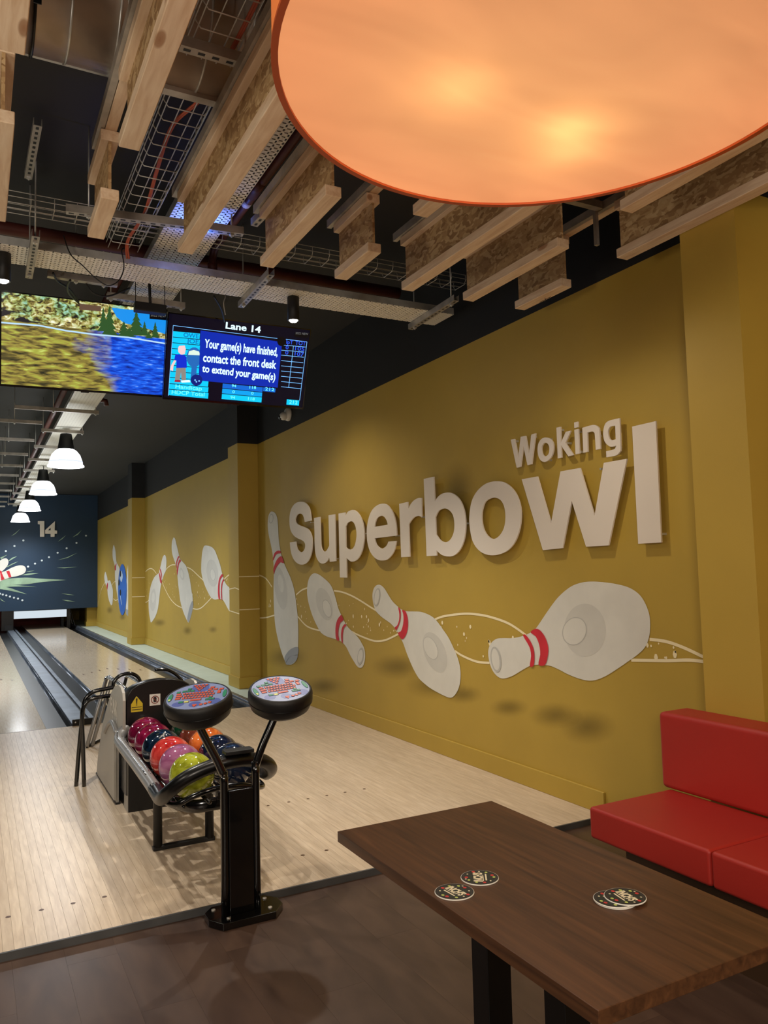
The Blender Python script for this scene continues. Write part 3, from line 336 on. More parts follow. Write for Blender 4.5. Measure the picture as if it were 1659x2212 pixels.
SHAD = [[(8.584,0.45),(7.88,0.512),(7.933,0.458),(8.081,0.401),(8.309,0.35),(8.591,0.312),(8.888,0.293),(9.153,0.298),(9.336,0.328),(9.4,0.379),(9.331,0.442),(9.144,0.505),(8.876,0.557),(8.578,0.59),(8.297,0.6),(8.072,0.588),(7.928,0.557)],[(7.517,0.248),(7.002,0.31),(7.041,0.267),(7.15,0.221),(7.318,0.178),(7.522,0.143),(7.735,0.124),(7.923,0.123),(8.051,0.142),(8.096,0.179),(8.047,0.227),(7.915,0.278),(7.725,0.322),(7.512,0.353),(7.308,0.368),(7.143,0.364),(7.037,0.343)],[(5.906,0.605),(5.44,0.65),(5.476,0.604),(5.575,0.557),(5.727,0.516),(5.913,0.486),(6.107,0.474),(6.279,0.481),(6.396,0.509),(6.437,0.553),(6.391,0.606),(6.269,0.657),(6.095,0.698),(5.899,0.724),(5.715,0.73),(5.566,0.718),(5.471,0.69)],[(5.306,0.519),(4.847,0.573),(4.883,0.527),(4.98,0.479),(5.129,0.436),(5.312,0.402),(5.505,0.386),(5.675,0.389),(5.793,0.414),(5.833,0.456),(5.787,0.509),(5.666,0.562),(5.492,0.606),(5.299,0.635),(5.117,0.645),(4.971,0.636),(4.878,0.611)],[(4.913,0.497),(4.644,0.531),(4.665,0.501),(4.724,0.47),(4.812,0.442),(4.918,0.421),(5.027,0.412),(5.121,0.416),(5.185,0.432),(5.206,0.459),(5.181,0.492),(5.115,0.526),(5.018,0.554),(4.909,0.572),(4.803,0.579),(4.717,0.573),(4.662,0.557)],[(4.348,0.482),(4.122,0.514),(4.141,0.487),(4.19,0.458),(4.264,0.432),(4.353,0.413),(4.443,0.405),(4.522,0.408),(4.575,0.423),(4.592,0.447),(4.572,0.478),(4.516,0.508),(4.436,0.534),(4.344,0.551),(4.256,0.558),(4.184,0.553),(4.138,0.538)],[(3.871,0.502),(3.618,0.54),(3.639,0.506),(3.694,0.47),(3.777,0.438),(3.877,0.415),(3.98,0.405),(4.069,0.409),(4.13,0.428),(4.15,0.46),(4.126,0.498),(4.062,0.536),(3.97,0.568),(3.866,0.588),(3.767,0.595),(3.686,0.588),(3.634,0.569)],[(3.582,0.478),(3.336,0.518),(3.357,0.475),(3.411,0.432),(3.492,0.395),(3.589,0.369),(3.69,0.358),(3.777,0.367),(3.835,0.393),(3.854,0.433),(3.829,0.481),(3.766,0.527),(3.677,0.564),(3.575,0.587),(3.479,0.593),(3.401,0.581),(3.351,0.555)],[(15.542,0.516),(14.886,0.548),(14.935,0.512),(15.074,0.477),(15.286,0.447),(15.543,0.426),(15.808,0.419),(16.038,0.427),(16.195,0.449),(16.251,0.482),(16.194,0.52),(16.036,0.558),(15.805,0.588),(15.54,0.606),(15.283,0.61),(15.072,0.601),(14.934,0.579)],[(13.32,0.49),(12.942,0.512),(12.971,0.475),(13.053,0.44),(13.176,0.413),(13.323,0.396),(13.472,0.394),(13.601,0.407),(13.688,0.433),(13.718,0.468),(13.686,0.506),(13.598,0.542),(13.468,0.569),(13.318,0.584),(13.171,0.585),(13.049,0.571),(12.969,0.545)],[(11.731,0.595),(11.428,0.612),(11.452,0.587),(11.517,0.563),(11.616,0.544),(11.733,0.532),(11.853,0.529),(11.955,0.537),(12.025,0.554),(12.049,0.577),(12.023,0.603),(11.953,0.628),(11.849,0.647),(11.729,0.658),(11.612,0.659),(11.514,0.651),(11.45,0.634)],[(21.811,0.545),(21.194,0.566),(21.24,0.519),(21.371,0.475),(21.57,0.441),(21.81,0.423),(22.055,0.422),(22.267,0.441),(22.411,0.477),(22.462,0.523),(22.412,0.573),(22.269,0.618),(22.057,0.651),(21.812,0.668),(21.572,0.666),(21.372,0.645),(21.24,0.611)],[(19.784,0.457),(19.268,0.479),(19.307,0.435),(19.417,0.395),(19.584,0.363),(19.785,0.345),(19.989,0.345),(20.165,0.361),(20.284,0.393),(20.327,0.435),(20.284,0.481),(20.165,0.522),(19.989,0.553),(19.784,0.569),(19.584,0.568),(19.416,0.55),(19.306,0.519)],[(4.886,2.021),(4.614,1.993),(4.639,1.905),(4.701,1.833),(4.792,1.787),(4.901,1.776),(5.01,1.802),(5.104,1.863),(5.165,1.951),(5.183,2.051),(5.154,2.146),(5.083,2.221),(4.983,2.262),(4.872,2.266),(4.766,2.233),(4.681,2.169),(4.628,2.085)],[(4.836,1.806),(4.54,1.785),(4.566,1.711),(4.632,1.649),(4.731,1.61),(4.848,1.599),(4.968,1.619),(5.071,1.67),(5.14,1.744),(5.161,1.829),(5.13,1.91),(5.054,1.974),(4.945,2.01),(4.824,2.014),(4.708,1.987),(4.615,1.934),(4.557,1.863)]]  # the closing pair paint a cast shadow between the b and the o
N1 = [(1.62,3.063,1),(1.788,3.064,1),(1.791,2.62,1),(1.679,2.62,1),(1.673,2.97,1),(1.621,2.981,1)]
N4 = ([(2.069,3.066,1),(2.062,2.801,1),(2.127,2.792,1),(2.128,2.707,1),(2.063,2.7,1),(2.06,2.619,1),(1.958,2.616,1),(1.957,2.7,1),(1.812,2.704,1),(1.811,2.809,1)],[(1.956,2.88,1),(1.957,2.801,1),(1.884,2.801,1)])
EPIN = [[(0.486,1.737),(0.666,1.955),(0.758,2.013),(0.835,2.012),(0.879,1.934),(0.852,1.815),(0.761,1.697),(0.67,1.631),(0.549,1.532)],[(0.762,1.654),(0.823,1.678),(0.977,1.761),(1.132,1.813),(1.242,1.81),(1.313,1.754),(1.322,1.667),(1.267,1.582),(1.103,1.517),(0.948,1.487),(0.764,1.424),(0.672,1.376),(0.49,1.313),(0.488,1.534),(0.67,1.631)]]
EBAND = [[(0.823,1.661,1),(0.9,1.677,1),(0.959,1.495,1),(0.894,1.48,1)],[(0.67,1.631,1),(0.708,1.63,1),(0.787,1.44,1),(0.703,1.409,1)],[(0.623,1.683,1),(0.685,1.682,1),(0.731,1.629,1),(0.67,1.614,1)]]
ERAY = [[(0.672,1.444,1),(1.292,1.469),(1.672,1.433),(2.386,1.372,1),(1.769,1.334),(1.293,1.28),(0.673,1.273,1)],[(0.673,1.29,1),(1.137,1.259),(1.61,1.195,1),(1.137,1.224),(0.674,1.222,1)],[(0.674,1.239,1),(0.905,1.198),(1.358,1.002,1),(0.905,1.121),(0.674,1.171,1)],[(1.213,1.54,1),(1.417,1.587),(1.655,1.581,1),(1.37,1.536,1)],[(0.666,2.04,1),(0.849,2.123,1),(0.697,1.997,1)],[(0.882,1.96,1),(0.974,2.036,1),(1.099,2.077,1),(0.898,1.942,1)],[(0.822,1.781,1),(0.976,1.872,1),(1.131,1.93,1),(0.868,1.78,1)],[(2.154,1.947,1),(2.416,2.031,1),(2.681,2.152,1),(2.416,2.005,1)],[(2.122,1.728,1),(2.417,1.739,1),(2.683,1.742,1),(2.335,1.711,1)],[(2.546,2.599,1),(2.679,2.706,1),(2.796,2.814,1),(2.696,2.68,1)],[(2.151,2.477,1),(2.249,2.565,1),(2.38,2.671,1),(2.265,2.547,1)],[(0.938,2.639,1),(1.03,2.716,1),(1.17,2.847,1),(1.046,2.699,1)],[(1.322,1.632,1),(1.416,1.656,1),(1.543,1.662,1),(1.417,1.634,1)],[(2.257,0.995,1),(2.421,0.967,1),(2.603,0.929,1),(2.421,0.945,1)],[(2.274,0.81,1),(2.422,0.791,1),(2.637,0.742,1),(2.422,0.76,1)],[(0.677,0.917,1),(0.723,0.873,1),(0.816,0.801,1),(0.708,0.856,1)]]
EDOT = [(1.026,2.362),(0.81,2.223),(2.39,2.285),(2.149,2.159),(1.921,2.035),(1.734,1.945),(1.558,1.858),(2.655,2.438),(2.915,2.649),(0.676,1.041),(0.745,1.016),(0.833,0.987),(0.925,0.953),(1.026,0.917),(1.129,0.887),(1.239,0.838),(1.252,2.517),(1.379,1.778)]
TVQ = [('cyan', [(-0.5688, 0.2075), (-0.3499, 0.2122), (-0.3507, 0.1666), (-0.5697, 0.163)]), ('cyan', [(-0.5698, 0.1577), (-0.3464, 0.1616), (-0.3475, 0.1198), (-0.5705, 0.1168)]), ('cyan', [(-0.5706, 0.1114), (-0.3432, 0.1147), (-0.3443, 0.0728), (-0.5713, 0.0705)]), ('cyan', [(-0.5714, 0.0651), (-0.34, 0.0677), (-0.341, 0.0256), (-0.5722, 0.024)]), ('cyan', [(-0.5723, 0.0186), (-0.3367, 0.0205), (-0.338, -0.0194), (-0.573, -0.0203)]), ('cyan', [(-0.5731, -0.0257), (-0.3336, -0.0245), (-0.3347, -0.0669), (-0.5738, -0.067)]), ('cyan', [(-0.5739, -0.0725), (-0.3304, -0.0721), (-0.3313, -0.117), (-0.5747, -0.1163)]), ('cyan', [(-0.5748, -0.1218), (-0.3269, -0.1222), (-0.3277, -0.1689), (-0.5757, -0.1673)]), ('cyan', [(-0.5758, -0.1728), (-0.2509, -0.1745), (-0.2516, -0.2216), (-0.5766, -0.2185)]), ('cyan', [(-0.5767, -0.2241), (-0.2471, -0.2269), (-0.2481, -0.2701), (-0.5775, -0.2659)]), ('cyan', [(-0.5776, -0.2715), (-0.2437, -0.2754), (-0.2443, -0.3229), (-0.5784, -0.3175)]), ('pop', [(-0.3477, 0.2383), (0.3659, 0.2177), (0.3631, -0.1797), (-0.3353, -0.1761)]), ('dim', [(-0.1277, -0.1844), (0.2282, -0.1881), (0.2276, -0.2298), (-0.1281, -0.2218)]), ('cyan2', [(-0.1277, -0.2275), (0.2272, -0.2348), (0.2279, -0.2715), (-0.1279, -0.2682)]), ('cyan', [(-0.1275, -0.2739), (0.2275, -0.2766), (0.2273, -0.3218), (-0.1283, -0.3173)]), ('dim', [(0.2333, -0.1877), (0.3457, -0.1895), (0.3445, -0.2232), (0.233, -0.2219)]), ('cyan', [(0.4583, -0.2762), (0.5769, -0.2776), (0.5772, -0.3247), (0.4594, -0.3237)]), ('line', [(-0.5717, 0.2511), (0.32, 0.2418), (0.3202, 0.2458), (-0.5714, 0.2549)]), ('line', [(-0.5735, 0.253), (-0.5796, -0.323), (-0.5758, -0.323), (-0.5697, 0.2531)]), ('line', [(0.3979, 0.2435), (0.5941, 0.2413), (0.5942, 0.2454), (0.398, 0.2476)]), ('line', [(0.5919, 0.2434), (0.5773, -0.2773), (0.5818, -0.2775), (0.5963, 0.2433)]), ('line', [(0.3597, 0.1905), (0.5882, 0.1959), (0.5882, 0.2), (0.3596, 0.1946)]), ('line', [(0.364, 0.1459), (0.5768, 0.1507), (0.5767, 0.1548), (0.3639, 0.15)]), ('line', [(0.3681, 0.1035), (0.5776, 0.1049), (0.5776, 0.1091), (0.3681, 0.1076)]), ('line', [(0.3726, 0.0562), (0.5785, 0.0565), (0.5785, 0.0607), (0.3727, 0.0603)]), ('line', [(0.377, 0.0111), (0.5794, 0.0113), (0.5794, 0.0155), (0.377, 0.0152)]), ('line', [(0.3814, -0.0342), (0.5803, -0.034), (0.5802, -0.0298), (0.3814, -0.03)]), ('line', [(0.3858, -0.0796), (0.5812, -0.0812), (0.5812, -0.077), (0.3858, -0.0754)]), ('line', [(0.3902, -0.1252), (0.582, -0.1285), (0.5821, -0.1243), (0.3902, -0.121)]), ('line', [(0.3946, -0.1709), (0.5829, -0.1743), (0.583, -0.1701), (0.3946, -0.1667)]), ('line', [(0.4708, 0.196), (0.4632, -0.1689), (0.4676, -0.169), (0.4752, 0.196)]), ('skin', [(-0.5142, 0.0942), (-0.4681, 0.1028), (-0.4584, 0.0727), (-0.4637, 0.0332), (-0.4942, 0.0224), (-0.5173, 0.0434), (-0.5223, 0.074)]), ('shirt', [(-0.5407, 0.0217), (-0.5101, 0.0271), (-0.463, 0.0216), (-0.448, 0.0074), (-0.4393, -0.0781), (-0.5263, -0.0885), (-0.5284, -0.0277), (-0.5472, -0.0256)]), ('skin', [(-0.5472, -0.0256), (-0.53, -0.0278), (-0.5503, -0.0766), (-0.5518, -0.1158), (-0.5754, -0.1101), (-0.57, -0.0706)]), ('pants', [(-0.5263, -0.0885), (-0.4487, -0.079), (-0.4404, -0.185), (-0.4772, -0.1881), (-0.4855, -0.1177), (-0.4928, -0.1894), (-0.5319, -0.1888)]), ('red', [(-0.5319, -0.1888), (-0.4852, -0.1848), (-0.4841, -0.2029), (-0.5348, -0.2048)]), ('white', [(-0.4811, -0.1884), (-0.4107, -0.1785), (-0.4017, -0.196), (-0.4761, -0.2054)]), ('meter', [(-0.3223, 0.0196), (-0.3242, -0.0089), (-0.3335, -0.0348), (-0.3491, -0.0548), (-0.3691, -0.0665), (-0.391, -0.0685), (-0.4121, -0.0606), (-0.43, -0.0438), (-0.4424, -0.0202), (-0.448, 0.0074), (-0.446, 0.0357), (-0.4368, 0.0612), (-0.4214, 0.0811), (-0.4016, 0.0928), (-0.3799, 0.0951), (-0.3587, 0.0875), (-0.3407, 0.0709), (-0.3281, 0.0473)]), ('meter', [(-0.4009, -0.0628), (-0.3568, -0.0587), (-0.3578, -0.162), (-0.4036, -0.166)]), ('dial', [(-0.436, 0.0281), (-0.4302, 0.06), (-0.3917, 0.0732), (-0.3477, 0.0643), (-0.3353, 0.0341)]), ('ballt', [(-0.3036, -0.1694), (-0.3055, -0.186), (-0.3131, -0.2011), (-0.3255, -0.2128), (-0.3413, -0.2198), (-0.3584, -0.2212), (-0.3748, -0.2169), (-0.3886, -0.2073), (-0.3981, -0.1937), (-0.4021, -0.1777), (-0.4002, -0.1613), (-0.3926, -0.1463), (-0.3803, -0.1346), (-0.3647, -0.1275), (-0.3476, -0.126), (-0.3312, -0.1303), (-0.3173, -0.1397), (-0.3078, -0.1533)]), ('line', [(-0.3429, -0.1584), (-0.3446, -0.1636), (-0.3495, -0.1661), (-0.3547, -0.1644), (-0.3571, -0.1596), (-0.3554, -0.1544), (-0.3505, -0.1518), (-0.3453, -0.1535)]), ('line', [(-0.3578, -0.174), (-0.3595, -0.1792), (-0.3644, -0.1817), (-0.3696, -0.1801), (-0.372, -0.1752), (-0.3703, -0.17), (-0.3654, -0.1675), (-0.3602, -0.1691)]), ('line', [(-0.3238, -0.1791), (-0.3256, -0.1843), (-0.3305, -0.1869), (-0.3357, -0.1852), (-0.3382, -0.1803), (-0.3364, -0.1751), (-0.3315, -0.1726), (-0.3263, -0.1742)]), ('line', [(-0.3457, -0.1873), (-0.3474, -0.1926), (-0.3524, -0.1951), (-0.3576, -0.1934), (-0.36, -0.1885), (-0.3582, -0.1833), (-0.3533, -0.1808), (-0.3481, -0.1825)]), ('magnet', [(0.3981, 0.2268), (0.3971, 0.2127), (0.3915, 0.1998), (0.3821, 0.1897), (0.3699, 0.1836), (0.3565, 0.1822), (0.3434, 0.1857), (0.3323, 0.1936), (0.3244, 0.2051), (0.3208, 0.2186), (0.3218, 0.2327), (0.3273, 0.2455), (0.3367, 0.2556), (0.3488, 0.2617), (0.3622, 0.2631), (0.3753, 0.2597), (0.3864, 0.2518), (0.3944, 0.2404)]), ('shadow', [(0.4741, 0.3151), (0.605, 0.3172), (0.6023, 0.2757), (0.4739, 0.2742)])]
TVT = [('Lane 14', (-0.1403, 0.2787), (0.1653, 0.2754), 0.0427, 'w'), ('Your game(s) have finished,', (-0.3067, 0.1038), (0.3342, 0.0957), 0.056, 'w'), ('contact the front desk', (-0.3105, -0.0132), (0.3318, -0.0158), 0.0564, 'w'), ('to extend your game(s)', (-0.3125, -0.0999), (0.3328, -0.1179), 0.0489, 'w'), ('OWE', (-0.4841, 0.1707), (-0.359, 0.1726), 0.0291, 'b'), ('JOE', (-0.4556, 0.1258), (-0.3558, 0.1261), 0.0277, 'b'), ('Handicap', (-0.524, -0.2553), (-0.3032, -0.2577), 0.0268, 'w2'), ('HDCP Total', (-0.5523, -0.3051), (-0.278, -0.3058), 0.0268, 'w2'), ('94', (-0.0489, -0.2073), (-0.0097, -0.2074), 0.0195, 'w2'), ('118', (0.1084, -0.2086), (0.1681, -0.2079), 0.0197, 'w2'), ('0', (-0.039, -0.2589), (-0.0181, -0.2589), 0.0196, 'w2'), ('0', (0.1281, -0.2592), (0.1486, -0.2592), 0.0198, 'w2'), ('94', (-0.0519, -0.3075), (-0.0117, -0.3078), 0.0196, 'w2'), ('118', (0.1041, -0.3075), (0.164, -0.308), 0.0198, 'w2'), ('212', (0.2503, -0.213), (0.3331, -0.214), 0.0231, 'w2'), ('212', (0.4824, -0.3127), (0.5608, -0.3147), 0.0271, 'w2'), ('IpT', (0.4043, 0.2078), (0.4657, 0.2076), 0.0275, 'b2'), ('TOT', (0.4876, 0.2083), (0.5843, 0.21), 0.0277, 'b2'), ('0', (0.4019, 0.1616), (0.4282, 0.161), 0.026, 'b2'), ('105', (0.4899, 0.1606), (0.5769, 0.1611), 0.0262, 'b2'), ('0', (0.4027, 0.1172), (0.4308, 0.1167), 0.0261, 'b2'), ('107', (0.4901, 0.1143), (0.5764, 0.1152), 0.0262, 'b2'), ('2022 NEW', (0.4801, 0.2994), (0.5977, 0.3024), 0.0146, 'g')]
TREE = [[(0.1658, 0.341), (0.1807, 0.2957), (0.1746, 0.2967), (0.1957, 0.2503), (0.1835, 0.2505), (0.2107, 0.2046), (0.1925, 0.2042), (0.2258, 0.1587), (0.2015, 0.1577), (0.241, 0.1126), (0.2105, 0.111), (0.1366, 0.1033), (0.1066, 0.0985), (0.1424, 0.1514), (0.1185, 0.1472), (0.1483, 0.1993), (0.1303, 0.1957), (0.1541, 0.2472), (0.1422, 0.2442), (0.16, 0.2949), (0.154, 0.2926)], [(0.374, 0.3249), (0.3909, 0.2874), (0.3839, 0.2882), (0.4079, 0.2497), (0.394, 0.2497), (0.425, 0.2118), (0.4041, 0.2111), (0.4422, 0.1737), (0.4142, 0.1724), (0.4595, 0.1354), (0.4244, 0.1334), (0.3395, 0.1245), (0.3051, 0.1193), (0.3464, 0.1651), (0.3189, 0.1605), (0.3533, 0.2055), (0.3327, 0.2016), (0.3602, 0.2459), (0.3465, 0.2428), (0.3671, 0.2863), (0.3602, 0.2838)], [(0.2808, 0.2321), (0.2937, 0.2089), (0.2883, 0.2099), (0.3067, 0.1856), (0.2958, 0.186), (0.3197, 0.1622), (0.3033, 0.1621), (0.3327, 0.1388), (0.3109, 0.1381), (0.3458, 0.1152), (0.3184, 0.114), (0.2522, 0.1071), (0.2254, 0.1027), (0.258, 0.1325), (0.2365, 0.1286), (0.2637, 0.1578), (0.2476, 0.1545), (0.2694, 0.1832), (0.2586, 0.1804), (0.2751, 0.2085), (0.2697, 0.2062)], [(0.4423, 0.2502), (0.4506, 0.2279), (0.4472, 0.2292), (0.4589, 0.2055), (0.4522, 0.2064), (0.4673, 0.1831), (0.4573, 0.1836), (0.4757, 0.1606), (0.4623, 0.1608), (0.4841, 0.138), (0.4674, 0.1379), (0.4268, 0.1337), (0.4104, 0.1303), (0.4299, 0.1574), (0.4168, 0.1543), (0.433, 0.181), (0.4231, 0.1783), (0.4361, 0.2047), (0.4295, 0.2023), (0.4391, 0.2283), (0.4359, 0.2262)], [(0.5269, 0.2555), (0.5355, 0.2306), (0.5321, 0.2319), (0.5441, 0.2056), (0.5373, 0.2065), (0.5528, 0.1805), (0.5426, 0.1811), (0.5614, 0.1554), (0.5479, 0.1556), (0.5701, 0.1301), (0.5532, 0.1301), (0.5122, 0.1258), (0.4956, 0.1224), (0.5151, 0.1522), (0.5018, 0.1491), (0.5181, 0.1785), (0.5081, 0.1757), (0.521, 0.2047), (0.5144, 0.2023), (0.5239, 0.231), (0.5206, 0.2289)], [(0.1192, 0.3273), (0.1297, 0.2898), (0.1255, 0.2909), (0.1404, 0.2521), (0.1318, 0.2528), (0.151, 0.2143), (0.1382, 0.2145), (0.1617, 0.1763), (0.1447, 0.1761), (0.1724, 0.1382), (0.1511, 0.1376), (0.0993, 0.132), (0.0782, 0.1282), (0.1033, 0.1716), (0.0864, 0.1681), (0.1072, 0.211), (0.0946, 0.208), (0.1112, 0.2504), (0.1028, 0.2478), (0.1152, 0.2897), (0.111, 0.2876)], [(0.4786, 0.1709), (0.4865, 0.16), (0.4831, 0.1613), (0.4944, 0.1491), (0.4876, 0.1501), (0.5023, 0.1382), (0.4922, 0.1389), (0.5103, 0.1273), (0.4968, 0.1276), (0.5182, 0.1164), (0.5014, 0.1163), (0.4607, 0.1121), (0.4441, 0.1087), (0.4642, 0.1242), (0.451, 0.1212), (0.4678, 0.1363), (0.4579, 0.1336), (0.4714, 0.1484), (0.4648, 0.146), (0.4749, 0.1605), (0.4717, 0.1585)], [(0.3229, 0.1832), (0.3364, 0.1698), (0.3305, 0.1708), (0.3498, 0.1563), (0.3381, 0.1567), (0.3634, 0.1428), (0.3458, 0.1426), (0.3769, 0.1293), (0.3535, 0.1285), (0.3905, 0.1157), (0.3612, 0.1143), (0.2902, 0.107), (0.2614, 0.1023), (0.2968, 0.1225), (0.2737, 0.1185), (0.3033, 0.1381), (0.286, 0.1346), (0.3098, 0.1537), (0.2983, 0.1508), (0.3163, 0.1693), (0.3106, 0.167)]]
SKY = [(0.182, 0.3267), (0.4799, 0.3291), (0.4822, 0.2754), (0.6167, 0.2781), (0.6121, 0.1641), (0.5111, 0.1827), (0.3624, 0.2082), (0.2814, 0.2157), (0.224, 0.2584)]
SKYB = [(0.4797, 0.3332), (0.6167, 0.3283), (0.6168, 0.2764), (0.4807, 0.2728)]
T1T = [('2022 NEW', (0.488, 0.2952), (0.6115, 0.2985), 0.022, 'g')]
SHORE = [(-0.6185, 0.1236), (-0.3473, 0.1302), (-0.1525, 0.1116), (0.0477, 0.1046), (0.3177, 0.1082), (0.6158, 0.0883)]
BLDG = [(-0.0586, 0.33), (0.1035, 0.3294), (0.1031, 0.2891), (-0.0589, 0.2821)]

# ------------------------------------------------------------ the room
W = 3.24; YB = -2.6; YF = 28.5; XL = -5.0; H = 3.85
wall = struct(box('wall_right', W, W+.15, YB, YF, -.03, 3.1, 'mustard'))
part(box('upper_band', W, W+.15, YB, YF, 3.1, H, 'black_wall'), wall)
for y0, y1 in ((2.2,2.5),(9.53,9.95),(17.0,17.45),(24.3,24.7)):
    part(box('pilaster', 2.97, W-.001, y0, y1, -.03 if y0 < 3.4 else 0, 3.1, 'mustard'), wall)
    part(box('pilaster_top', 2.97, W-.001, y0, y1, 3.1, H, 'black_wall'), wall)
    if y0 > 3.5:
        part(box('pilaster_skirting', 2.953, W-.001, y0-.017, y1+.017, 0, .135, 'mustard'), wall)
prev = 3.46
for i, (y0, y1) in enumerate(((3.46,9.51),(9.97,16.98),(17.47,24.28),(24.72,28.4))):
    b = struct(box('baseboard_right', W-.017, W, y0, y1, 0, .127, 'mustard', bevel=.004))
fl = struct(box('floor', XL, W, YB, YF, -.16, -.05, 'dark'))
struct(box('ceiling', XL, W+.15, YB, YF, H, H+.1, 'ceiling'))
struct(box('wall_left', XL-.1, XL, YB, YF, -.16, H, 'black_wall'))
struct(box('wall_back', XL, W, YB-.1, YB, -.16, H, 'black_wall'))
struct(box('wall_far', XL, W, YF, YF+.1, -.16, H, 'mustard'))

# approach boards, one by one
Y0, YFOUL = 3.46, 8.2
pm = bpy.data.meshes.new('plank'); bm = bx(NB(), 0, .0398, 0, YFOUL-Y0, -.05, 0); bm.to_mesh(pm); bm.free(); pm.materials.append(M['plank'])
n = int((W+1.1)/.0405)
for i in range(n):
    o = bpy.data.objects.new('plank', pm); COL.objects.link(o); o.location = (W-.0405*(i+1), Y0, 0); o.parent = fl
xl = W-.0405*n
part(box('boarding', XL, xl-.0007, Y0, YFOUL, -.05, 0, 'plank'), fl)
# dark vinyl planks of the seating area
vm = bpy.data.meshes.new('vinyl_plank'); bm = bx(NB(), 0, .1846, 0, 1.1995, -.05, -.03); bm.to_mesh(vm); bm.free(); vm.materials.append(M['vinyl'])
i = 0; x = .706-.185*10
while x < W-.01:
    off = (i*.47) % 1.2
    y = Y0-.012-1.2+off*0
    yy = Y0-.014-1.199-off+0
    ys = [yy-1.2*k for k in range(-1, 5)]
    for y in ys:
        a, b = y, y+1.1995
        if b > Y0-.013 or x+.1846 > W:
            b = min(b, Y0-.013); x1 = min(x+.1846, W)
            if b-a < .03: continue
            part(box('vinyl_plank', x, x1, a, b, -.05, -.03, 'vinyl'), fl); continue
        if a < YB: continue
        o = bpy.data.objects.new('vinyl_plank', vm); COL.objects.link(o); o.location = (x, a, 0); o.parent = fl
    x += .185; i += 1
struct(box('trim_1', XL, W, Y0-.012, Y0-.001, -.05, .0015, 'black_trim'))
# approach marker dots and lane arrows (flat inlays)
M['inlay'] = plain('dark inlay', rgb((88,62,44)), .4)
def disc(name, x, y, r, z, mat, par, n=14, sx=1, sy=1):
    bm = NB(); bm.faces.new([bm.verts.new((x+r*sx*math.cos(2*math.pi*k/n), y+r*sy*math.sin(2*math.pi*k/n), z)) for k in range(n)]); return part(finish(name, bm, mat), par)
for x in (.152,.282,.411,.543,1.502,1.634,1.77,1.9,2.03,2.16,2.29): disc('marker_dot', x, 3.80, .011, .0006, 'inlay', fl)
for x in (1.50,1.634,1.77,1.9,2.03,2.16,2.30): disc('marker_dot', x, 4.70, .010, .0006, 'inlay', fl)

# ------------------------------------------------------------ lanes and gutters
def lane(x0, x1, label):
    o = box('bowling_lane', x0, x1, YFOUL+.004, 26.7, -.045, 0, 'lane'); tag(o, label, 'lane')
    cx = (x0+x1)/2
    for k in range(-3, 4):
        yy = 12.95-.17*abs(k)*1.0
        bm = NB(); bm.faces.new([bm.verts.new(p) for p in ((cx+k*.137-.016, yy-.09, .0006), (cx+k*.137+.016, yy-.09, .0006), (cx+k*.137, yy+.07, .0006))])
        part(finish('lane_arrow', bm, 'inlay'), o)
    part(box('foul_line', x0, x1, YFOUL+.004, YFOUL+.016, 0, .0008, 'inlay'), o)
    return o
lane(1.35, 2.415, 'pale oiled wood bowling lane nearest the yellow wall, numbered 14')
lane(-.43, .64, 'pale wood bowling lane left of the twin gutters, cut by the left frame edge')
def gutter_profile(x0, x1):
    n = 10; cx = (x0+x1)/2; r = (x1-x0)/2
    return [(x0, -.004)] + [(cx-r*.96*math.cos(math.pi*k/n), -.012-.075*math.sin(math.pi*k/n)) for k in range(n+1)] + [(x1, -.004)]
def extrude_profile(name, prof, ya, yb, mat, parent=None, thick=.006, seg=1):
    bm = NB(); ys = [ya+(yb-ya)*k/seg for k in range(seg+1)]
    rows = [[bm.verts.new((x, y, z)) for x, z in prof] + [bm.verts.new((x, y, z-thick)) for x, z in reversed(prof)] for y in ys]
    L = len(rows[0])
    for A, B in zip(rows, rows[1:]):
        for j in range(L): bm.faces.new((A[j], A[(j+1) % L], B[(j+1) % L], B[j]))
    for R, s in ((rows[0], 1), (rows[-1], -1)):
        h = L//2
        for j in range(h-1):
            q = (R[j], R[j+1], R[L-2-j], R[L-1-j]); bm.faces.new(q if s > 0 else q[::-1])
    bmesh.ops.recalc_face_normals(bm, faces=bm.faces[:])
    o = finish(name, bm, mat, parent)
    for p in o.data.polygons: p.use_smooth = True
    return o
def gutter(x0, x1, label):
    o = extrude_profile('gutter', gutter_profile(x0, x1), YFOUL+.004, 26.9, 'gutter'); tag(o, label, 'gutter'); return o
gutter(.642, .872, 'grey half-round gutter left of the steel divider, beside the left-hand lane')
gutter(1.118, 1.348, 'grey half-round gutter right of the steel divider, left side of lane 14')
gutter(2.417, 2.655, 'grey half-round gutter along the right side of lane 14, nearest the wall')
gutter(-.66, -.432, 'grey gutter on the far left side of the left-hand lane')
dv = thing('divider', 'brushed steel divider between the twin gutters with a black slot', 'divider', (1.0, YFOUL, 0))
part(box('cap_plate', .876, 1.035, YFOUL+.03, 26.6, -.05, .012, 'cap', bevel=.004), dv)
part(box('slot', 1.036, 1.062, YFOUL+.03, 26.6, -.06, -.012, 'dark'), dv)
part(box('cap_strip', 1.063, 1.114, YFOUL+.03, 26.6, -.05, .012, 'cap', bevel=.004), dv)
part(box('end_plate', .872, 1.136, YFOUL-.012, YFOUL+.02, .0, .062, 'dark', bevel=.006), dv)
b = lathe('bolt', [(.009,0),(.009,.004),(.005,.006)], 0, 0, 'screw'); b.parent = dv; b.rotation_euler = (math.pi/2,0,0); b.location = (-.1, -.0125, .035)
cb = thing('curb_rail', 'ribbed grey curb rail with black end block beside the right gutter', 'rail', (2.72, YFOUL, 0))
